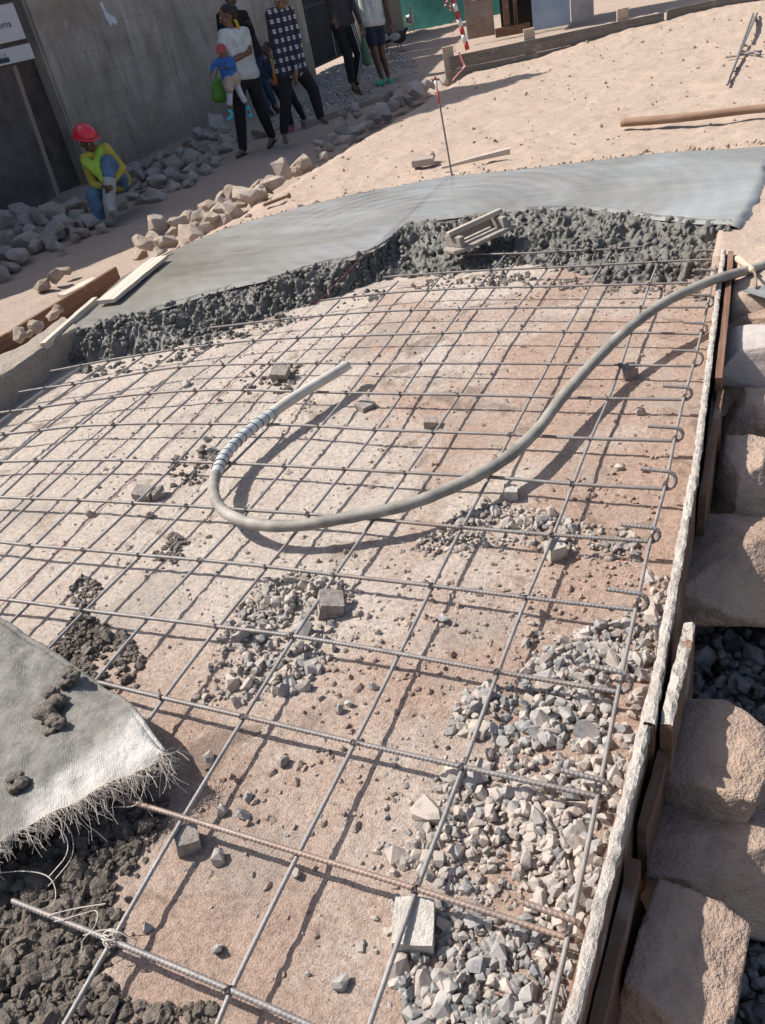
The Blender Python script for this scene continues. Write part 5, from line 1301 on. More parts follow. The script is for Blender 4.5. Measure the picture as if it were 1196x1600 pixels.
# gate
gate = empty('metal_gate', (xw((YG0 + YG1) / 2), (YG0 + YG1) / 2, 0))
tag(gate, 'dark corrugated metal gate standing a little above the ground', 'gate')
go = np.array(gate.location)
M['gate'] = flat('dark_gate_paint', (0.035, 0.038, 0.045), 0.6, 0.2, 0.3, 5.0, 0.2)
gl = YG1 - YG0 - 0.1
nleaf = 2
for k in range(nleaf):
    a0 = YG0 + 0.05 + k * gl / nleaf; a1 = a0 + gl / nleaf - 0.03
    n = int((a1 - a0) / 0.02)
    ys = np.linspace(a0, a1, n)
    off = 0.022 * np.clip(np.sin(ys * 2 * math.pi / 0.16) * 2, -1, 1)
    P = np.stack([np.stack([[xw(y) - 0.1 + o_, y, z] for y, o_ in zip(ys, off)]) for z in (0.06, 3.3)], 1)
    lf = put('gate_leaf', mesh_np('gate_leaf', P.reshape(-1, 3) - go, grid_faces(n, 2)), M['gate'], gate)
    mb = MB()
    for z in (0.07, 1.2, 2.4): mb.box((xw((a0 + a1) / 2) - 0.1 - go[0], (a0 + a1) / 2 - go[1], z), (0.05, a1 - a0, 0.06), rz=0.1)
    put('gate_frame', mb.mesh('gate_frame'), M['gate'], gate)
M['green'] = flat('teal_paint', (0.045, 0.22, 0.19), 0.75, 0, 0.25, 2.5, 0.4)
TOPS2 = [(YG1, 2.4), (60, 2.4)]
yd = [21.83, 23.54, 24.63]
wall_section('far_wall', YG1 + 0.004, yd[0], TOPS2, M['wall'], 'short grey wall between the gate and the brown door', 'wall')
wall_section('brown_door', yd[0] + 0.004, yd[1], TOPS2, flat('brown_door_paint', (0.045, 0.027, 0.022), 0.7, 0, 0.3, 4.0), 'dark brown door far down the street', 'door', 0.12, 0.06)
wall_section('gate_pillar', yd[1] + 0.004, yd[2], TOPS2, M['beam'], 'grey-green pillar beside the far brown door', 'pillar', -0.12)
mb = MB(); mb.box((xw(yd[2]) + 3.0, yd[2] + 0.9, 1.1), (7.0, 0.25, 3.0)); tag(put('teal_wall', mb.mesh('teal_wall'), M['green']), 'teal painted wall closing the view down the street', 'wall')

# gravel spread on the street in front of the gate
r = np.random.RandomState(91); it = []
gp = [(-6.942, 10.455), (-7.757, 13.803), (-9.645, 18.342), (-9.234, 21.199), (-6.88, 17.307), (-5.603, 14.262), (-5.824, 13.073), (-6.425, 12.384), (-6.805, 11.366)]
P_ = np.array(gp); lo, hi = P_.min(0), P_.max(0)
while len(it) < 4200:
    q = lo + (hi - lo) * r.rand(2)
    if in_poly(q[:1], q[1:], gp)[0]: it.append((q[0], q[1], -0.08 + 0.012 * r.rand(), 0.038 * math.exp(r.normal(0, .35))))
tag(put('gravel', pebble_mesh('gravel', it, 24), M['street_gravel']), 'grey gravel spread on the street in front of the gate', 'gravel', kind='stuff')
# low kerb between gravel and walkway
a, b = (-6.355, 11.179, -0.02), (-5.741, 12.693, -0.02)
tag(plank('kerb_strip', a, b, 0.12, -0.12, 0.0, M['beam'], None, 431), 'low concrete kerb between the gravel and the rubble row', 'kerb')

# ---------------------------------------------------------------- sign on a post
sign = empty('sign_board', (-8.202, 7.993, -0.08)); sg = np.array(sign.location)
tag(sign, 'white two-panel sign on a wooden post at the upper left', 'sign')
def Sx(p): return np.array(p) - sg
M['signwhite'] = flat('sign_white', (0.56, 0.575, 0.60), 0.6, 0, 0.06, 3.0)
M['signframe'] = flat('sign_frame', (0.11, 0.085, 0.08), 0.8)
mb = MB(); mb.tube([Sx((-8.212, 7.983, -0.116)), Sx((-8.153, 8.043, 1.448)), Sx((-8.129, 8.068, 1.969))], 0.034, 4); put('post', mb.mesh('post'), wood_mat('post_timber', (0.20, 0.165, 0.14), (0.33, 0.28, 0.24)), sign)
BL, BR = np.array((-8.151, 7.959, 1.695)), np.array((-7.94, 8.176, 1.693))
su = BR - BL; su[2] = 0; su /= np.linalg.norm(su); sn = np.array([su[1], -su[0], 0]);
def sign_panel(pr_bot, h, w, name):
    """panel of width w and height h whose lower right corner is given"""
    mb = MB()
    c = np.array(pr_bot) - sg
    q = [c - su * w, c, c + [0, 0, h], c - su * w + [0, 0, h]]
    mb.add([p + sn * .012 for p in q] + [p - sn * .012 for p in q], [(0, 1, 2, 3), (7, 6, 5, 4), (0, 4, 5, 1), (1, 5, 6, 2), (2, 6, 7, 3), (3, 7, 4, 0)])
    o = put(name, mb.mesh(name), M['signwhite'], sign)
    fr = MB()
    e = 0.02
    for a_, b_ in ((q[0], q[1]), (q[1], q[2]), (q[2], q[3]), (q[3], q[0])):
        fr.tube([a_ - (b_ - a_) * 0.0, b_], 0.016, 4)
    put('panel_frame', fr.mesh('panel_frame'), M['signframe'], o)
    return o
PA = np.array((-7.946, 8.17, 1.689)); PB = np.array((-7.935, 8.181, 1.484))
hA = 0.359; hB = 0.162
pa = sign_panel(PA, hA, 1.1, 'upper_panel'); pb = sign_panel(PB, hB, 1.2, 'lower_panel')
def lettering(txt, size, right_end, mat, name, shear=0.0):
    cu = bpy.data.curves.new(name, 'FONT'); cu.body = txt; cu.size = size; cu.align_x = 'RIGHT'; cu.extrude = 0.001; cu.shear = shear
    ob = bpy.data.objects.new(name, cu); col.objects.link(ob)
    dg = bpy.context.evaluated_depsgraph_get()
    me = bpy.data.meshes.new_from_object(ob.evaluated_get(dg))
    bpy.data.objects.remove(ob)
    o = put(name, me, mat, sign)
    rm = Matrix((tuple(su), (0, 0, 1), tuple(sn))).transposed()
    o.matrix_local = Matrix.Translation(Vector(np.array(right_end) - sg + sn * 0.016)) @ rm.to_4x4()
    return o
M['ink'] = flat('dark_blue_ink', (0.03, 0.04, 0.08), 0.7); M['tealink'] = flat('teal_ink', (0.10, 0.22, 0.27), 0.7)
lettering('stems', 0.10, (-8.015, 8.099, 1.829), M['ink'], 'lettering', 0.15)
lettering('ULE', 0.075, (-8.136, 7.975, 1.549), M['tealink'], 'lettering')
c = np.array((-8.128, 7.983, 1.507)) - sg + sn * .014
mb = MB(); mb.add([c - su * .5, c, c + [0, 0, .05], c - su * .5 + [0, 0, .05]], [(0, 1, 2, 3)]); put('printed_bar', mb.mesh('printed_bar'), M['ink'], sign)

# ---------------------------------------------------------------- far form boards, shack, barrier post
fa0, fa1 = Vector((-4.542, 12.656, 0.03)), Vector((0.016, 14.406, 0.1))
ff = empty('far_formwork', fa0)
tag(ff, 'weathered plank form standing across the far end of the sand', 'formwork')
dr = (fa1 - fa0).normalized()
plank('form_plank', fa0 + dr * 0.0, fa0 + dr * 5.2, 0.04, -0.1, 0.185, M['greyboard'], ff, 441)
plank('form_plank', fa0 + dr * 0.03 + Vector((0, .012, 0)), fa0 + dr * 3.1 + Vector((0, .02, 0)), 0.035, 0.19, 0.36, M['greyboard'], ff, 442)
plank('form_plank', fa0 + dr * 3.14 + Vector((0, .03, 0)), fa0 + dr * 5.6 + Vector((0, .03, 0)), 0.035, 0.195, 0.38, M['greyboard'], ff, 443)
nrm = Vector((-dr.y, dr.x, 0))
for t_, h in ((0.03, 0.46), (1.22, 0.47), (2.55, 0.48)):
    mb = MB(); q = dr * t_ + nrm * 0.08; mb.box((q.x, q.y, h / 2), (0.16, 0.05, h), rz=math.atan2(dr.y, dr.x)); put('support_peg', mb.mesh('peg', 0.004), M['newwood'], ff)

shack = empty('timber_shack', (-5.948, 18.528, -0.0)); so_ = np.array(shack.location)
tag(shack, 'shack of rusty panel, dark doorway and blue metal sheet', 'shack')
ra = np.array((-6.037, 18.276, 0.0)); rb = np.array((-3.504, 18.532, 0.0))
rd = (rb - ra); rd /= np.linalg.norm(rd); rn = np.array([rd[1], -rd[0], 0])
def panel(name, px0, px1, h, mat, off=0.0, z0=0.0, th=0.04, th_back=False):
    a = ra + rd * px0; b = ra + rd * px1
    mb = MB(); c = (a + b) / 2 - so_ + rn * off; mb.box((c[0], c[1], z0 + (h - z0) / 2), (abs(px1 - px0), th, h - z0), rz=math.atan2(rd[1], rd[0]))
    return put(name, mb.mesh(name, 0.004), mat, shack)
Ls = float(np.linalg.norm(rb - ra))
u = lambda px: Ls * (px - 733) / (930 - 733)
M['rustpanel'] = flat('rusty_sheet', (0.17, 0.10, 0.065), 0.85, 0.1, 0.4, 3.0, 0.4, c2=(0.36, 0.31, 0.27))
M['bluesheet'] = flat('blue_grey_sheet', (0.30, 0.36, 0.42), 0.6, 0.2, 0.2, 2.0, 0.2, c2=(0.20, 0.30, 0.44))
M['greysheet'] = flat('grey_sheet', (0.36, 0.36, 0.36), 0.6, 0.2, 0.2, 2.0)
M['black'] = flat('interior_shade_black', (0.012, 0.011, 0.010), 0.9)  # near-black colour stands in for the shade inside the doorway
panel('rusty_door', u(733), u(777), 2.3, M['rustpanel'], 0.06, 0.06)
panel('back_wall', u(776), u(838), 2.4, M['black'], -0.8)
panel('post', u(792), u(801), 2.3, M['redboard'], 0.0, 0, 0.09)
panel('post', u(806), u(811), 2.3, M['redboard'], -0.2, 0, 0.07)
panel('sill', u(778), u(832), 0.16, M['redboard'], 0.04, 0, 0.1)
panel('metal_sheet', u(837), u(894), 2.3, M['bluesheet'], 0.05)
panel('metal_sheet', u(895.5), u(929), 2.3, M['greysheet'], 0.03)
mb = MB(); c = (ra + rd * Ls * .5) - so_ - rn * 0.7; mb.box((c[0], c[1], 2.42), (Ls * 1.05, 2.0, 0.06), rz=math.atan2(rd[1], rd[0])); put('roof', mb.mesh('roof'), M['greysheet'], shack)
po = panel('poster', u(746), u(769), 1.02, M['paper'], 0.095, 0.72, 0.006)
po2 = panel('poster_print', u(752), u(764), 0.94, M['red'], 0.101, 0.86, 0.004)

bp = empty('barrier_post', (-5.616, 16.874, 0.0)); bpo = np.array(bp.location)
tag(bp, 'leaning red and white striped barrier post by the far form', 'barrier post')
b0 = np.array((-5.615, 16.874, 0.011)) - bpo; b1 = np.array((-5.791, 16.815, 0.941)) - bpo
for k in range(7):
    a = b0 + (b1 - b0) * k / 7; b = b0 + (b1 - b0) * (k + 1) / 7
    mb = MB(); mb.tube([a, b], 0.045, 10); put('red_band' if k % 2 == 0 else 'white_band', mb.mesh('band'), M['red'] if k % 2 == 0 else M['white'], bp, smooth=True)
def ribbon(pts, w, mat, name='warning_ribbon'):
    p = smooth_line(pts, 20, 2); q = p + np.array([w, 0, 0.0])
    P = np.stack([p, q], 1); P[..., 1] += 0.02 * np.sin(np.arange(20))[:, None]
    return put(name, mesh_np(name, P.reshape(-1, 3) - bpo, grid_faces(20, 2)), mat, bp)
M['pink'] = flat('faded_red_tape', (0.55, 0.16, 0.17), 0.6); 
ribbon([(-5.804, 16.811, 0.841), (-5.854, 16.795, 0.809), (-5.858, 16.793, 0.686)], 0.035, M['pink'])
ribbon([(-5.816, 16.807, 0.925), (-5.916, 16.774, 0.863), (-5.95, 16.762, 0.776)], 0.035, M['pink'])
ribbon([(-5.747, 16.83, 0.56), (-5.821, 16.805, 0.521), (-5.868, 16.79, 0.243), (-5.84, 16.799, -0.002)], 0.014, M['pink'])
tp_ = empty('fallen_tape', (-4.594, 13.093, 0.05)); 
tag(tp_, 'pink and white tape hanging over the left end of the far form', 'tape')
P = np.array([(-4.361, 12.657, 0.393), (-4.312, 12.632, 0.257), (-4.277, 12.624, 0.204), (-4.367, 12.506, 0.134), (-4.413, 12.384, 0.077)]); p = smooth_line(P, 24, 2)
PP = np.stack([p, p + [0.03, 0, 0.01]], 1) - np.array(tp_.location); put('strip', mesh_np('strip', PP.reshape(-1, 3), grid_faces(24, 2)), M['pink'], tp_)

# ================================================================ people
def ball(bm, c, r, rot=None, sub=2):
    res = bmesh.ops.create_icosphere(bm, subdivisions=sub, radius=1.0)
    r = (r, r, r) if np.isscalar(r) else r
    for v in res['verts']:
        q = Vector((v.co.x * r[0], v.co.y * r[1], v.co.z * r[2]))
        if rot is not None: q = rot @ q
        v.co = q + Vector(c)
    return res['verts']
def grow(name, parts, mat, parent, voxel=0.014, sm=4):
    """one continuous surface grown round a list of tapered limbs and ellipsoids"""
    bm = bmesh.new()
    for p in parts:
        if p[0] == 'c':
            a, b, ra_, rb_ = p[1:5]
            t = bmesh.new()
            ball(t, a, ra_); ball(t, b, rb_)
            bmesh.ops.convex_hull(t, input=t.verts[:])
            bmesh.ops.delete(t, geom=[v for v in t.verts if not v.link_faces], context='VERTS')
            tm = bpy.data.meshes.new('t'); t.to_mesh(tm); t.free(); bm.from_mesh(tm); bpy.data.meshes.remove(tm)
        else:
            ball(bm, p[1], p[2], p[3] if len(p) > 3 else None)
    bmesh.ops.recalc_face_normals(bm, faces=bm.faces)
    me = bpy.data.meshes.new(name); bm.to_mesh(me); bm.free()
    ob = bpy.data.objects.new(name, me); col.objects.link(ob)
    m = ob.modifiers.new('r', 'REMESH'); m.mode = 'VOXEL'; m.voxel_size = voxel
    s = ob.modifiers.new('s', 'SMOOTH'); s.factor = 0.5; s.iterations = sm
    dg = bpy.context.evaluated_depsgraph_get()
    out = bpy.data.meshes.new_from_object(ob.evaluated_get(dg))
    bpy.data.objects.remove(ob)
    v = np.empty(len(out.vertices) * 3); out.vertices.foreach_get('co', v)
    v = v.reshape(-1, 3) - np.array(parent.location)
    out.vertices.foreach_set('co', v.ravel()); out.update()
    return put(name, out, mat, parent, smooth=True)
V3 = lambda p: Vector(p)
def lerp(a, b, t): return V3(a) * (1 - t) + V3(b) * t
def hand_parts(w, h, k=1.0, palm_n=None, curl=0.5):
    """palm and five bent fingers at hand point h, coming from wrist w"""
    d = (V3(h) - V3(w)).normalized()
    n = V3(palm_n or (0, 0, 1)); n = (n - d * n.dot(d)); n = n.normalized() if n.length > 1e-3 else Vector((1, 0, 0))
    s = d.cross(n).normalized()
    pc = V3(h)
    out = [('c', pc - d * .035 * k + s * .018 * k, pc + d * .035 * k + s * .024 * k, .016 * k, .014 * k), ('c', pc - d * .035 * k - s * .018 * k, pc + d * .035 * k - s * .024 * k, .016 * k, .014 * k), ('c', pc - d * .035 * k, pc + d * .04 * k, .017 * k, .015 * k)]
    for i, L in enumerate((.066, .076, .072, .056)):
        o = s * (.027 - .018 * i) * k
        a = pc + d * .04 * k + o; b = a + (d - n * curl * .5).normalized() * L * .5 * k + o * .12; c = b + (d - n * curl * 1.6).normalized() * L * .5 * k
        out += [('c', a, b, .0095 * k, .0088 * k), ('c', b, c, .0088 * k, .0075 * k)]
    a = pc - d * .015 * k + s * .03 * k; b = a + (d * .7 + s * .7).normalized() * .036 * k; c = b + (d * .9 + s * .15 - n * curl * .6).normalized() * .03 * k
    out += [('c', a, b, .0125 * k, .0105 * k), ('c', b, c, .0105 * k, .0085 * k)]
    return out
def basis(fwd, up=(0, 0, 1)):
    f = V3(fwd).normalized(); u = V3(up); u = (u - f * u.dot(f)).normalized(); s = f.cross(u)
    return Matrix((s, f, u)).transposed(), s, f, u
def head_parts(c, fwd, up, k):
    rot, s, f, u = basis(fwd, up); c = V3(c)
    P = [('e', c + u * .022 * k - f * .012 * k, (.074 * k, .094 * k, .092 * k), rot), ('e', c - u * .045 * k + f * .022 * k, (.056 * k, .064 * k, .066 * k), rot), ('e', c - u * .082 * k + f * .055 * k, (.028 * k, .026 * k, .022 * k), rot),
         ('c', c + u * .01 * k + f * .084 * k, c - u * .026 * k + f * .100 * k, .010 * k, .016 * k), ('e', c - u * .055 * k + f * .078 * k, (.026 * k, .014 * k, .014 * k), rot), ('e', c + u * .028 * k + f * .074 * k, (.05 * k, .016 * k, .014 * k), rot)]
    for q in (-1, 1):
        P.append(('e', c - u * .008 * k - f * .006 * k + s * q * .076 * k, (.011 * k, .022 * k, .032 * k), rot))
        P.append(('e', c - u * .026 * k + f * .055 * k + s * q * .034 * k, (.024 * k, .024 * k, .024 * k), rot))
    return P
SKIN = flat('brown_skin', (0.105, 0.052, 0.033), 0.55, 0, 0.15, 12.0)
SKIN2 = flat('mid_brown_skin', (0.17, 0.088, 0.057), 0.55, 0, 0.15, 12.0)
HAIR = flat('black_hair', (0.010, 0.008, 0.008), 0.6, 0, 0.3, 60.0, 0.6, bscale=160.0)
EYE = flat('eye', (0.02, 0.016, 0.015), 0.25); EYEW = flat('eye_white', (0.55, 0.53, 0.5), 0.3)
def face_bits(root, c, fwd, up, k):
    rot, s, f, u = basis(fwd, up); c = V3(c); o = Vector(root.location)
    for q in (-1, 1):
        p = c + u * .008 * k + f * .080 * k + s * q * .032 * k
        bm = bmesh.new(); ball(bm, p - o, (.013 * k, .010 * k, .009 * k), rot); me = bpy.data.meshes.new('eye'); bm.to_mesh(me); bm.free(); e = put('eye', me, EYEW, root, smooth=True)
        bm = bmesh.new(); ball(bm, p + f * .008 * k - o, .0058 * k); me = bpy.data.meshes.new('pupil'); bm.to_mesh(me); bm.free(); put('pupil', me, EYE, e, smooth=True)
    bm = bmesh.new(); ball(bm, c - u * .056 * k + f * .088 * k - o, (.024 * k, .006 * k, .008 * k), rot); me = bpy.data.meshes.new('mouth'); bm.to_mesh(me); bm.free(); put('mouth', me, flat('lips', (0.12, 0.04, 0.035), .5), root, smooth=True)
def person(label, J, fwd, k=1.0, skin=None, top=None, bottom=None, sleeve='long', leg='long', shoe=None, hair=None, head_up=(0, 0, 1), hem=0.0, girth=1.0, bare_toe=True, head_fwd=None, curl=.5, loose=1.0):
    skin = skin or SKIN
    g = lambda n: V3(J[n])
    pel = (g('hipL') + g('hipR')) / 2; shm = (g('shL') + g('shR')) / 2
    root = empty('person', (pel.x, pel.y, -0.08)); tag(root, label, 'person')
    hf = head_fwd or fwd
    spine = (pel - shm).normalized()
    B = []
    neck = g('neck')
    B += head_parts(g('head'), hf, head_up, k)
    B += [('c', neck - V3((0, 0, .03)) * k, g('head') - V3((0, 0, .04)) * k, .052 * k, .046 * k), ('c', shm, neck, .06 * k, .05 * k)]
    B += [('c', shm + spine * .08 * k, pel, .10 * k * girth, .10 * k * girth), ('c', g('hipL'), g('hipR'), .075 * k, .075 * k)]
    for sd_ in 'LR':
        sh, el, ha, hi, kn, an, to_ = (g(n + sd_) for n in ('sh', 'el', 'ha', 'hip', 'kn', 'an', 'to'))
        B += [('c', lerp(shm, sh, .6), sh, .058 * k, .056 * k), ('c', sh, el, .050 * k, .040 * k), ('c', el, lerp(el, ha, .35), .040 * k, .041 * k), ('c', lerp(el, ha, .35), lerp(el, ha, .9), .041 * k, .027 * k)]
        B += hand_parts(lerp(el, ha, .8), ha, k, curl=curl)
        B += [('c', hi, kn, .086 * k, .058 * k), ('c', kn, lerp(kn, an, .3), .055 * k, .060 * k), ('c', lerp(kn, an, .3), an, .060 * k, .034 * k)]
        B += [('c', an - V3((0, 0, .015 * k)), to_, .034 * k, .026 * k), ('c', an - V3((0, 0, .03 * k)), lerp(an, to_, -.25) - V3((0, 0, .02 * k)), .032 * k, .03 * k)]
    grow('body', B, skin, root, 0.0085 * max(k, .75), 2)
    face_bits(root, g('head'), hf, head_up, k)
    if hair:
        rot, s, f, u = basis(hf, head_up); c = g('head')
        H_ = [('e', c + u * .038 * k - f * .026 * k, (.081 * k, .092 * k, .086 * k), rot)]
        if hair == 'bun': H_ += [('e', c + u * .02 * k - f * .12 * k, (.045 * k, .045 * k, .045 * k), rot), ('c', c - f * .08 * k, c - f * .08 * k - u * .05 * k, .055 * k, .04 * k)]
        grow('hair', H_, HAIR, root, .012, 2)
    if top:
        wl, wr = g('hipL') + spine * (hem - .05) * k, g('hipR') + spine * (hem - .05) * k
        T = [('c', shm + spine * .05 * k, pel + spine * (hem - .08), .120 * k * girth, .118 * k * girth), ('c', wl, wr, .124 * k * girth, .124 * k * girth)]
        for sd_ in 'LR':
            sh, el, ha, hi = (g(n + sd_) for n in ('sh', 'el', 'ha', 'hip'))
            T += [('c', lerp(shm, sh, .5), sh, .072 * k, .066 * k), ('c', lerp(shm, sh, .78) + spine * .10 * k, hi + spine * (hem - .10), .084 * k * girth, .106 * k * girth)]
            if sleeve == 'long': T += [('c', sh, el, .062 * k, .050 * k), ('c', el, lerp(el, ha, .78), .050 * k, .040 * k)]
            elif sleeve == 'short': T += [('c', sh, lerp(sh, el, .55), .064 * k, .062 * k)]
        grow('shirt', T, top, root, .013, 5)
    if bottom:
        T = [('c', g('hipL') - spine * .06 * k, g('hipR') - spine * .06 * k, .102 * k * girth, .102 * k * girth), ('c', g('hipL'), g('hipR'), .10 * k * girth, .10 * k * girth)]
        for sd_ in 'LR':
            hi, kn, an = (g(n + sd_) for n in ('hip', 'kn', 'an'))
            if leg == 'long': T += [('c', hi, kn, .104 * k * girth, .080 * k * loose), ('c', kn, lerp(kn, an, .35), .078 * k * loose, .078 * k * loose), ('c', lerp(kn, an, .35), lerp(kn, an, .97), .078 * k * loose, .058 * k * loose)]
            elif leg == 'shorts': T += [('c', hi, lerp(hi, kn, .58), .098 * k * girth, .090 * k * girth)]
            elif leg == 'crop': T += [('c', hi, kn, .085 * k, .066 * k), ('c', kn, lerp(kn, an, .6), .066 * k, .06 * k)]
        grow('trousers' if leg != 'shorts' else 'shorts', T, bottom, root, .013, 5)
    if shoe:
        kind, mt = shoe
        for sd_ in 'LR':
            an, to_ = g('an' + sd_), g('to' + sd_)
            he = an + (an - to_).normalized() * .05 * k; he.z = min(an.z - .045 * k, to_.z + 0.05 * k)
            d_ = (to_ - he).normalized()
            if kind == 'sandal':
                S_ = [('c', he - V3((0, 0, .02)), to_ + d_ * .02 * k - V3((0, 0, .018)), .036 * k, .042 * k)]
                o_ = grow('sandal', [('e', lerp(he, to_, .5) - V3((0, 0, .026 * k)), (.046 * k, .145 * k, .012 * k), basis(d_)[0])], mt, root, .009, 2)
                sd2 = basis(d_)[1]; m_ = lerp(he, to_, .68) + V3((0, 0, .022 * k))
                grow('strap', [('c', m_ + sd2 * .045 * k - V3((0, 0, .03 * k)), m_ + V3((0, 0, .012 * k)), .008, .009), ('c', m_ - sd2 * .045 * k - V3((0, 0, .03 * k)), m_ + V3((0, 0, .012 * k)), .008, .009)], mt, root, .007, 1)
            elif kind == 'clog':
                grow('clog', [('c', lerp(he, to_, .35), to_, .050 * k, .048 * k), ('e', lerp(he, to_, .45) - V3((0, 0, .02 * k)), (.052 * k, .15 * k, .022 * k), basis(d_)[0])], mt, root, .011, 3)
            else:
                sh_ = [('c', he, to_, .046 * k, .043 * k), ('c', an, lerp(he, to_, .3), .045 * k, .05 * k)]
                if kind == 'boot': sh_.append(('c', lerp(g('kn' + sd_), an, .45), an, .062 * k, .05 * k))
                grow('boot' if kind == 'boot' else 'shoe', sh_, mt, root, .011, 3)
    return root

C_WHITE = cloth('white_cotton', (0.56, 0.60, 0.59)); C_BLACK = cloth('black_cotton', (0.012, 0.012, 0.016)); C_NAVY = cloth('navy_cotton', (0.018, 0.026, 0.055))
C_JEAN = cloth('blue_denim', (0.085, 0.16, 0.27), .3); C_JEAND = cloth('dark_denim', (0.03, 0.055, 0.11), .3); C_YEL = cloth('mustard_jersey', (0.40, 0.34, 0.055)); C_LIME = cloth('lime_vest', (0.34, 0.52, 0.06)); C_GREY = cloth('dark_grey_jersey', (0.045, 0.04, 0.048))
S_BLK = flat('dark_rubber', (0.03, 0.022, 0.022), 0.7); S_GRN = flat('green_foam', (0.03, 0.36, 0.22), 0.6); S_PNK = flat('pink_rubber', (0.30, 0.07, 0.10), 0.6); S_BLU = flat('turquoise_foam', (0.03, 0.46, 0.58), 0.55)
PLAID = plaid_mat()
toward = Vector((0.55, -0.83, 0)).normalized()      # from the street towards the viewer
along = Vector((-0.15, -1.0, 0)).normalized()

# --- seated worker in a red helmet
J = {'head': (-6.484, 6.969, 0.698), 'neck': (-6.5, 6.981, 0.584), 'shL': (-6.526, 6.901, 0.556), 'shR': (-6.416, 7.117, 0.594), 'elL': (-6.483, 6.831, 0.316), 'haL': (-6.31, 6.803, 0.296), 'elR': (-6.272, 7.102, 0.392), 'haR': (-6.272, 6.84, 0.295), 'hipL': (-6.562, 7.143, 0.211), 'hipR': (-6.459, 7.242, 0.215), 'knL': (-6.46, 6.742, 0.229), 'knR': (-6.289, 6.948, 0.496), 'anL': (-6.438, 6.708, -0.013), 'anR': (-6.317, 6.768, 0.099), 'toL': (-6.272, 6.646, -0.031), 'toR': (-6.189, 6.642, 0.062)}
w = person('seated worker in red helmet, mustard top and jeans, hands clasped by the knee', J, (0.75, -0.3, 0), 0.95, SKIN, C_YEL, C_JEAN, 'long', 'long', ('shoe', flat('worn_shoe', (0.20, 0.19, 0.18), .7)), None, head_up=(-0.02, 0, 1), head_fwd=(0.85, -0.25, -0.22))
hc = V3(J['head']); rot, s_, f_, u_ = basis((0.85, -0.25, -0.22), (-0.02, 0, 1)); wo = Vector(w.location)
bm = bmesh.new(); bmesh.ops.create_uvsphere(bm, u_segments=24, v_segments=16, radius=1.0)
bmesh.ops.delete(bm, geom=[v for v in bm.verts if v.co.z < -0.08], context='VERTS')
for v in bm.verts: v.co = rot @ Vector((v.co.x * .112, v.co.y * .135, v.co.z * .115)) + hc + u_ * .062 - f_ * .018 - wo
me = bpy.data.meshes.new('helmet'); bm.to_mesh(me); bm.free()
hm = put('safety_helmet', me, flat('red_plastic', (0.60, 0.02, 0.045), 0.35, 0, 0.05), w, smooth=True)
mb = MB(); ring = [(rot @ Vector((.118 * math.cos(t), .142 * math.sin(t) + (.03 if math.sin(t) > .3 else 0), .0))) + hc + u_ * .057 - f_ * .018 - wo for t in np.linspace(0, 2 * math.pi, 30)]; mb.tube(ring, 0.010, 6); put('brim', mb.mesh('brim'), flat('red_plastic_brim', (0.55, 0.02, 0.045), 0.4, 0, .05), hm, smooth=True)
T = [('c', V3(J['shR']) * .6 + V3(J['neck']) * .4, lerp(J['neck'], J['haL'], .55) + V3((0, 0, .05)), .055, .05), ('c', V3(J['shL']) + V3((0.02, -.02, -.02)), lerp(J['neck'], J['haL'], .6) + V3((0, 0, 0)), .06, .055), ('c', lerp(J['neck'], J['haL'], .55), lerp(J['neck'], J['haL'], .8), .05, .03)]
grow('rubber_boot', [('c', lerp(J['knR'], J['anR'], .42), V3(J['anR']), .078, .062), ('c', V3(J['anR']), lerp(J['anR'], J['toR'], .9), .055, .05)], flat('pale_boot', (0.33, 0.34, 0.33), .6), w, .013, 3)
grow('vest', [(p[0], p[1] + toward * .05, p[2] + toward * .05, p[3] * .9, p[4] * .85) for p in T], C_LIME, w, .013, 3)

# --- woman in a white tee carrying a baby
J = {'head': (-6.267, 9.804, 1.475), 'neck': (-6.268, 9.827, 1.322), 'shL': (-6.321, 9.695, 1.292), 'shR': (-6.166, 9.968, 1.262), 'elL': (-6.305, 9.585, 1.111), 'haL': (-6.261, 9.495, 0.993), 'elR': (-6.125, 9.899, 1.054), 'haR': (-6.257, 9.521, 0.995), 'hipL': (-6.289, 9.741, 0.77), 'hipR': (-6.201, 9.92, 0.743), 'knL': (-6.346, 9.679, 0.462), 'knR': (-6.19, 9.927, 0.425), 'anL': (-6.403, 9.616, 0.003), 'anR': (-6.184, 10.04, 0.042), 'toL': (-6.416, 9.463, -0.046), 'toR': (-6.197, 9.923, -0.05)}
w = person('woman in white tee and black trousers carrying a baby in a red cap', J, (-0.55, -0.75, 0), 1.0, SKIN2, C_WHITE, C_BLACK, 'short', 'long', ('sandal', S_BLK), 'bun', hem=-0.03, head_fwd=(-0.75, -0.62, -0.2))
mb = MB(); c = np.array(J['neck']); mb.tube(smooth_line([c + [0.06, 0.02, 0.13], c + [0.10, 0.03, 0.02], c + [0.08, 0.0, -.06]], 10, 2) - np.array(w.location), 0.022, 7); put('yellow_scarf', mb.mesh('scarf'), flat('yellow_cloth', (0.52, 0.34, 0.03), .8), w, smooth=True)
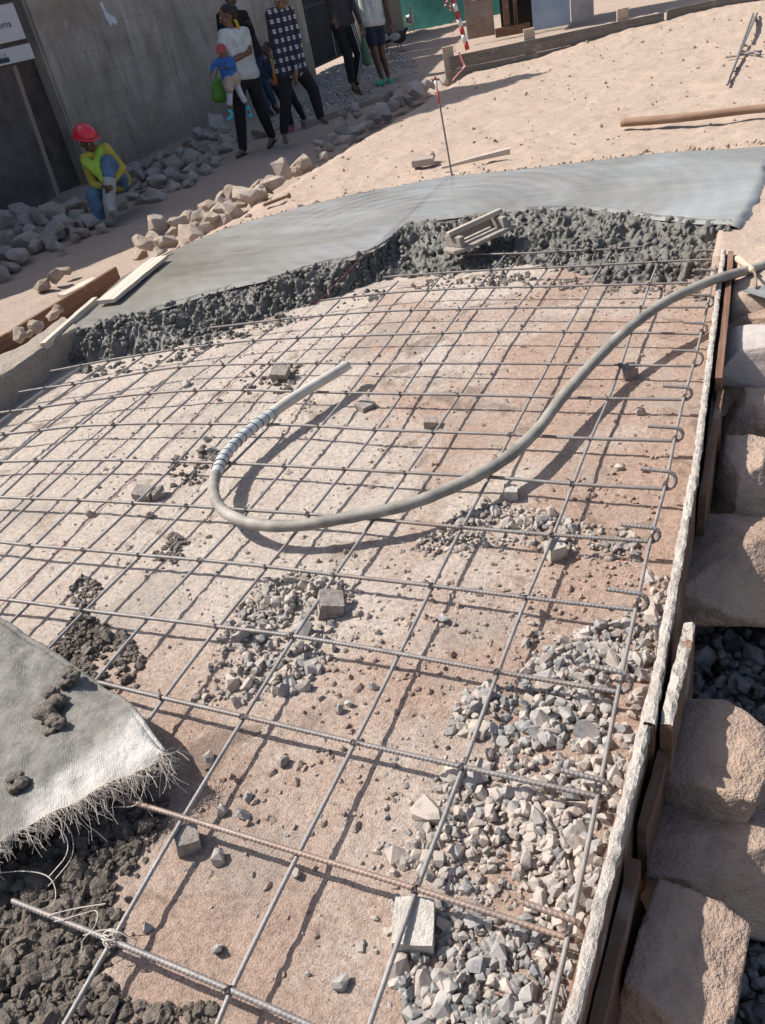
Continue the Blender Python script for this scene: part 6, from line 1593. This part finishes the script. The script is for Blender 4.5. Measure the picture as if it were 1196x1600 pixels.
# green bag hanging behind the baby
mb = MB(); a = np.array((-6.618, 9.713, 0.714))
gb = empty('green_bag', (-6.641, 9.697, 0.569))
tag(gb, 'bright green bag hanging behind the carried baby', 'bag')
grow('pouch', [('c', V3((-6.597, 9.727, 0.798)), V3((-6.596, 9.727, 0.634)), .06, .085), ('c', V3((-6.619, 9.688, 0.778)), V3((-6.643, 9.672, 0.627)), .05, .06)], flat('green_plastic', (0.10, 0.27, 0.03), .5), gb, .014, 3)
mb = MB(); mb.tube(np.array([(-6.606, 9.721, 0.844), (-6.557, 9.729, 0.938), (-6.5, 9.743, 0.958), (-6.527, 9.773, 0.825)]) - np.array(gb.location), 0.009, 6); put('handle', mb.mesh('handle'), flat('green_handle', (0.08, 0.24, 0.03), .5), gb, smooth=True)
# --- baby
J = {'head': (-6.226, 9.445, 1.134), 'neck': (-6.225, 9.459, 1.056), 'shL': (-6.277, 9.4, 1.044), 'shR': (-6.181, 9.536, 1.024), 'elL': (-6.343, 9.355, 1.018), 'haL': (-6.384, 9.328, 0.938), 'elR': (-6.15, 9.485, 0.965), 'haR': (-6.19, 9.373, 0.974), 'hipL': (-6.247, 9.456, 0.828), 'hipR': (-6.211, 9.528, 0.811), 'knL': (-6.248, 9.407, 0.679), 'knR': (-6.165, 9.511, 0.664), 'anL': (-6.292, 9.377, 0.501), 'anR': (-6.134, 9.556, 0.491), 'toL': (-6.296, 9.303, 0.413), 'toR': (-6.111, 9.523, 0.384)}
w = person('baby in red cap, blue top and pale leggings held by the woman', J, (-0.1, -0.9, 0), 0.62, SKIN2, cloth('blue_fleece', (0.035, 0.13, 0.42)), cloth('pale_leggings', (0.48, 0.52, 0.60)), 'long', 'crop', ('shoe', S_BLU), None, girth=1.05, head_fwd=(-0.1, -0.9, -0.2))
hc = V3(J['head']); rot, s_, f_, u_ = basis((-0.1, -0.9, -0.2)); wo = Vector(w.location)
grow('cap', [('e', hc + u_ * .03 - f_ * .006, (.062, .068, .058), rot), ('e', hc + u_ * .018 + f_ * .065, (.045, .04, .010), rot)], flat('red_cap', (0.38, 0.075, 0.075), .8), w, .010, 2)
grow('wrap_skirt', [('c', V3(J['hipL']) + V3((0, 0, .02)), V3(J['hipR']) + V3((0.02, 0, .02)), .075, .08), ('c', V3(J['hipL']) + toward * .03, lerp(J['hipL'], J['knL'], .6) + toward * .04, .07, .06), ('c', V3(J['hipR']), lerp(J['hipR'], J['knR'], .3), .075, .06)], cloth('beige_wrap', (0.42, 0.35, 0.30)), w, .012, 3)

# --- man behind in a dark jacket
J = {'head': (-7.944, 12.653, 1.601), 'neck': (-7.95, 12.649, 1.473), 'shL': (-8.108, 12.495, 1.437), 'shR': (-7.852, 12.802, 1.397), 'elL': (-8.151, 12.469, 1.236), 'haL': (-7.982, 12.396, 1.133), 'elR': (-7.761, 12.764, 1.159), 'haR': (-7.683, 12.577, 1.276), 'hipL': (-7.929, 12.662, 0.837), 'hipR': (-7.803, 12.832, 0.812), 'knL': (-7.875, 12.694, 0.452), 'knR': (-7.814, 12.848, 0.456), 'anL': (-7.798, 12.741, 0.069), 'anR': (-7.8, 12.974, 0.083), 'toL': (-7.688, 12.633, -0.02), 'toR': (-7.694, 12.863, -0.026)}
w = person('man in dark jacket and jeans behind the woman with the baby', J, (-0.2, -0.95, 0), 1.02, SKIN, C_BLACK, C_JEAND, 'long', 'long', ('shoe', S_BLK), 'short', hem=0.0)
mb = MB(); a = np.array(J['neck']); mb.tube(smooth_line([a + [0.0, -.10, 0.03], a + [0.06, -0.15, -.06], a + [0.14, -0.15, -.24]], 10, 2) - np.array(w.location), 0.012, 6); put('yellow_strap', mb.mesh('strap'), flat('yellow_strap', (0.5, 0.32, 0.03), .8), w, smooth=True)

# --- child in navy with a bag
J = {'head': (-6.552, 11.047, 0.98), 'neck': (-6.547, 11.05, 0.869), 'shL': (-6.588, 10.969, 0.824), 'shR': (-6.486, 11.154, 0.813), 'elL': (-6.616, 10.918, 0.708), 'haL': (-6.485, 10.855, 0.606), 'elR': (-6.441, 11.111, 0.67), 'haR': (-6.42, 10.984, 0.575), 'hipL': (-6.529, 11.06, 0.494), 'hipR': (-6.446, 11.177, 0.488), 'knL': (-6.482, 11.087, 0.268), 'knR': (-6.398, 11.227, 0.265), 'anL': (-6.461, 11.099, -0.009), 'anR': (-6.352, 11.299, 0.024), 'toL': (-6.433, 10.931, -0.078), 'toR': (-6.244, 11.223, -0.042)}
w = person('child in navy top and striped black trousers walking behind the plaid shirt', J, (-0.5, -0.8, 0), 0.72, SKIN, C_NAVY, C_BLACK, 'long', 'long', ('shoe', S_PNK), 'short')
cb = empty('orange_bag', (-5.941, 10.099, 0.723)); tag(cb, 'orange and yellow carrier bag held beside the plaid shirt', 'bag')
grow('orange_pouch', [('c', V3((-5.983, 10.191, 0.758)), V3((-5.984, 10.19, 0.654)), .055, .065)], flat('orange_plastic', (0.62, 0.17, 0.02), .45), cb, .012, 2)
grow('yellow_strap', [('c', V3((-6.002, 10.179, 0.895)), V3((-5.993, 10.185, 0.775)), .022, .03)], flat('yellow_plastic', (0.55, 0.42, 0.10), .5), cb, .010, 2)

# --- woman in a plaid shirt
J = {'head': (-5.681, 10.185, 1.505), 'neck': (-5.714, 10.165, 1.417), 'shL': (-5.811, 10.06, 1.39), 'shR': (-5.649, 10.274, 1.368), 'elL': (-5.915, 10.161, 1.115), 'haL': (-5.913, 10.186, 0.853), 'elR': (-5.593, 10.238, 1.073), 'haR': (-5.636, 10.049, 0.692), 'hipL': (-5.809, 10.085, 0.752), 'hipR': (-5.688, 10.275, 0.735), 'knL': (-5.84, 10.02, 0.426), 'knR': (-5.576, 10.318, 0.49), 'anL': (-5.944, 9.969, 0.079), 'anR': (-5.556, 10.33, 0.147), 'toL': (-5.862, 9.82, -0.022), 'toR': (-5.43, 10.242, 0.089)}
w = person('woman in black and white plaid shirt and black leggings striding past', J, (-0.45, -0.85, 0), 1.0, SKIN2, PLAID, C_BLACK, 'long', 'long', ('sandal', flat('pale_sandal', (0.30, 0.24, 0.23), .7)), 'short', hem=0.035)
grow('red_headband', [('c', V3(J['head']) + V3((-.06, -.02, .07)), V3(J['head']) + V3((.06, .05, .08)), .03, .03), ('e', V3(J['head']) + V3((-.04, .0, .06)), (.06, .07, .05))], flat('red_band', (0.40, 0.03, 0.04), .8), w, .012, 2)

# --- person in striped track trousers with a green sack
J = {'head': (-6.65, 13.657, 1.877), 'neck': (-6.653, 13.655, 1.726), 'shL': (-6.747, 13.554, 1.699), 'shR': (-6.521, 13.785, 1.677), 'elL': (-6.757, 13.605, 1.351), 'haL': (-6.617, 13.451, 1.046), 'elR': (-6.412, 13.771, 1.227), 'haR': (-6.287, 13.721, 0.856), 'hipL': (-6.682, 13.608, 0.947), 'hipR': (-6.551, 13.771, 0.926), 'knL': (-6.59, 13.63, 0.526), 'knR': (-6.47, 13.799, 0.503), 'anL': (-6.603, 13.624, 0.148), 'anR': (-6.618, 13.783, 0.084), 'toL': (-6.505, 13.505, 0.021), 'toR': (-6.493, 13.666, -0.088)}
w = person('person in dark top and black trousers with double white side stripes', J, (0.5, -0.8, 0), 1.03, SKIN, C_GREY, C_BLACK, 'long', 'long', ('sandal', S_BLK), 'short', hem=-0.02, loose=1.05)
M['stripe'] = flat('white_stripe', (0.60, 0.60, 0.60), .8)
sdv = (V3((0, 0, 1)).cross(toward)).normalized()
for off in (0.0, 0.032):
    pts = []
    hi, kn, an = V3(J['hipR']), V3(J['knR']), V3(J['anR'])
    for t in np.linspace(-.05, 1, 10): q = (.110 - .024 * t) * 1.03; pts.append(lerp(hi, kn, t) + toward * (q ** 2 - (q * .62 - off) ** 2) ** .5 + sdv * (q * .62 - off))
    for t in np.linspace(.08, .96, 10): q = (.086 - .020 * max(0, t - .35) / .65) * 1.03; pts.append(lerp(kn, an, t) + toward * (q ** 2 - (q * .62 - off) ** 2) ** .5 + sdv * (q * .62 - off))
    mb = MB(); mb.tube(np.array([p[:] for p in pts]) - np.array(w.location), 0.008, 5); put('side_stripe', mb.mesh('stripe'), M['stripe'], w, smooth=True)
gs = empty('green_sack', (-6.341, 13.783, 0.356)); tag(gs, 'long green sack carried by the person in striped trousers', 'bag')
grow('sack_body', [('c', V3((-6.335, 13.764, 0.62)), V3((-6.338, 13.785, 0.374)), .055, .075), ('c', V3((-6.303, 13.713, 0.769)), V3((-6.338, 13.763, 0.602)), .02, .05)], flat('green_weave', (0.07, 0.15, 0.09), .8, 0, .3, 30), gs, .013, 3)

# --- person in shorts with green clogs
J = {'head': (-6.386, 14.421, 1.885), 'neck': (-6.388, 14.42, 1.712), 'shL': (-6.502, 14.315, 1.669), 'shR': (-6.239, 14.551, 1.642), 'elL': (-6.57, 14.394, 1.316), 'haL': (-6.582, 14.444, 1.037), 'elR': (-6.154, 14.523, 1.018), 'haR': (-6.092, 14.485, 0.77), 'hipL': (-6.464, 14.354, 0.842), 'hipR': (-6.337, 14.497, 0.824), 'knL': (-6.437, 14.365, 0.416), 'knR': (-6.362, 14.497, 0.406), 'anL': (-6.39, 14.386, 0.031), 'anR': (-6.335, 14.553, 0.036), 'toL': (-6.386, 14.202, -0.028), 'toR': (-6.261, 14.421, -0.052)}
w = person('person in white tee, navy shorts and bright green clogs', J, (-0.3, -0.9, 0), 1.04, SKIN, C_WHITE, C_NAVY, 'short', 'shorts', ('clog', S_GRN), 'short', hem=-0.01)

# ================================================================ poultry by the far door
def fowl(b, hd, body_mat, wing_mat, label, f, k=1.0):
    b = V3(b); f = V3(f).normalized()
    root = empty('fowl', (b.x, b.y, -0.07)); tag(root, label, 'bird')
    rot, s, f, u = basis(f)
    z0 = V3((0, 0, 1))
    grow('body', [('e', b + z0 * .26 * k, (.10 * k, .19 * k, .12 * k), rot), ('c', b + z0 * .30 * k + f * .12 * k, b + z0 * (.30 + hd) * k + f * .20 * k, .055 * k, .03 * k), ('e', b + z0 * (.32 + hd) * k + f * .22 * k, (.03 * k, .045 * k, .033 * k), rot), ('c', b + z0 * (.315 + hd) * k + f * .25 * k, b + z0 * (.305 + hd) * k + f * .29 * k, .014 * k, .006 * k), ('c', b + z0 * .28 * k - f * .14 * k, b + z0 * .34 * k - f * .28 * k, .06 * k, .02 * k)], body_mat, root, .014, 2)
    for q in (-1, 1):
        grow('wing', [('e', b + z0 * .28 * k - f * .03 * k + s * q * .085 * k, (.025 * k, .15 * k, .075 * k), rot)], wing_mat, root, .014, 2)
        o = Vector(root.location)
        mb = MB(); a = b + z0 * .18 * k + s * q * .05 * k; c = V3((a.x, a.y, -.07)) 
        mb.tube([tuple(a - o), tuple(lerp(a, c, .5) - f * .03 * k - o), tuple(c - o), tuple(c + f * .06 * k - o)], .010 * k, 6); put('leg', mb.mesh('leg'), M['stick'], root)
BIRD_D = flat('dark_feathers', (0.05, 0.045, 0.04), .8, 0, .3, 30.0); BIRD_W = flat('white_feathers', (0.55, 0.53, 0.5), .8, 0, .2, 30.0)
fowl((-8.2, 19.796, -0.08), .06, BIRD_D, BIRD_W, 'dark fowl with white wings right of the green clogs', (1, -.3, 0), 1.15)
fowl((-8.809, 20.39, -0.08), .10, BIRD_D, BIRD_W, 'dark fowl half hidden behind the bare legs', (-1, -.2, 0), 1.1)
fowl((-9.844, 24.781, -0.08), .22, BIRD_W, BIRD_D, 'pale long-necked fowl in front of the brown door', (.6, -.8, 0), 1.2)
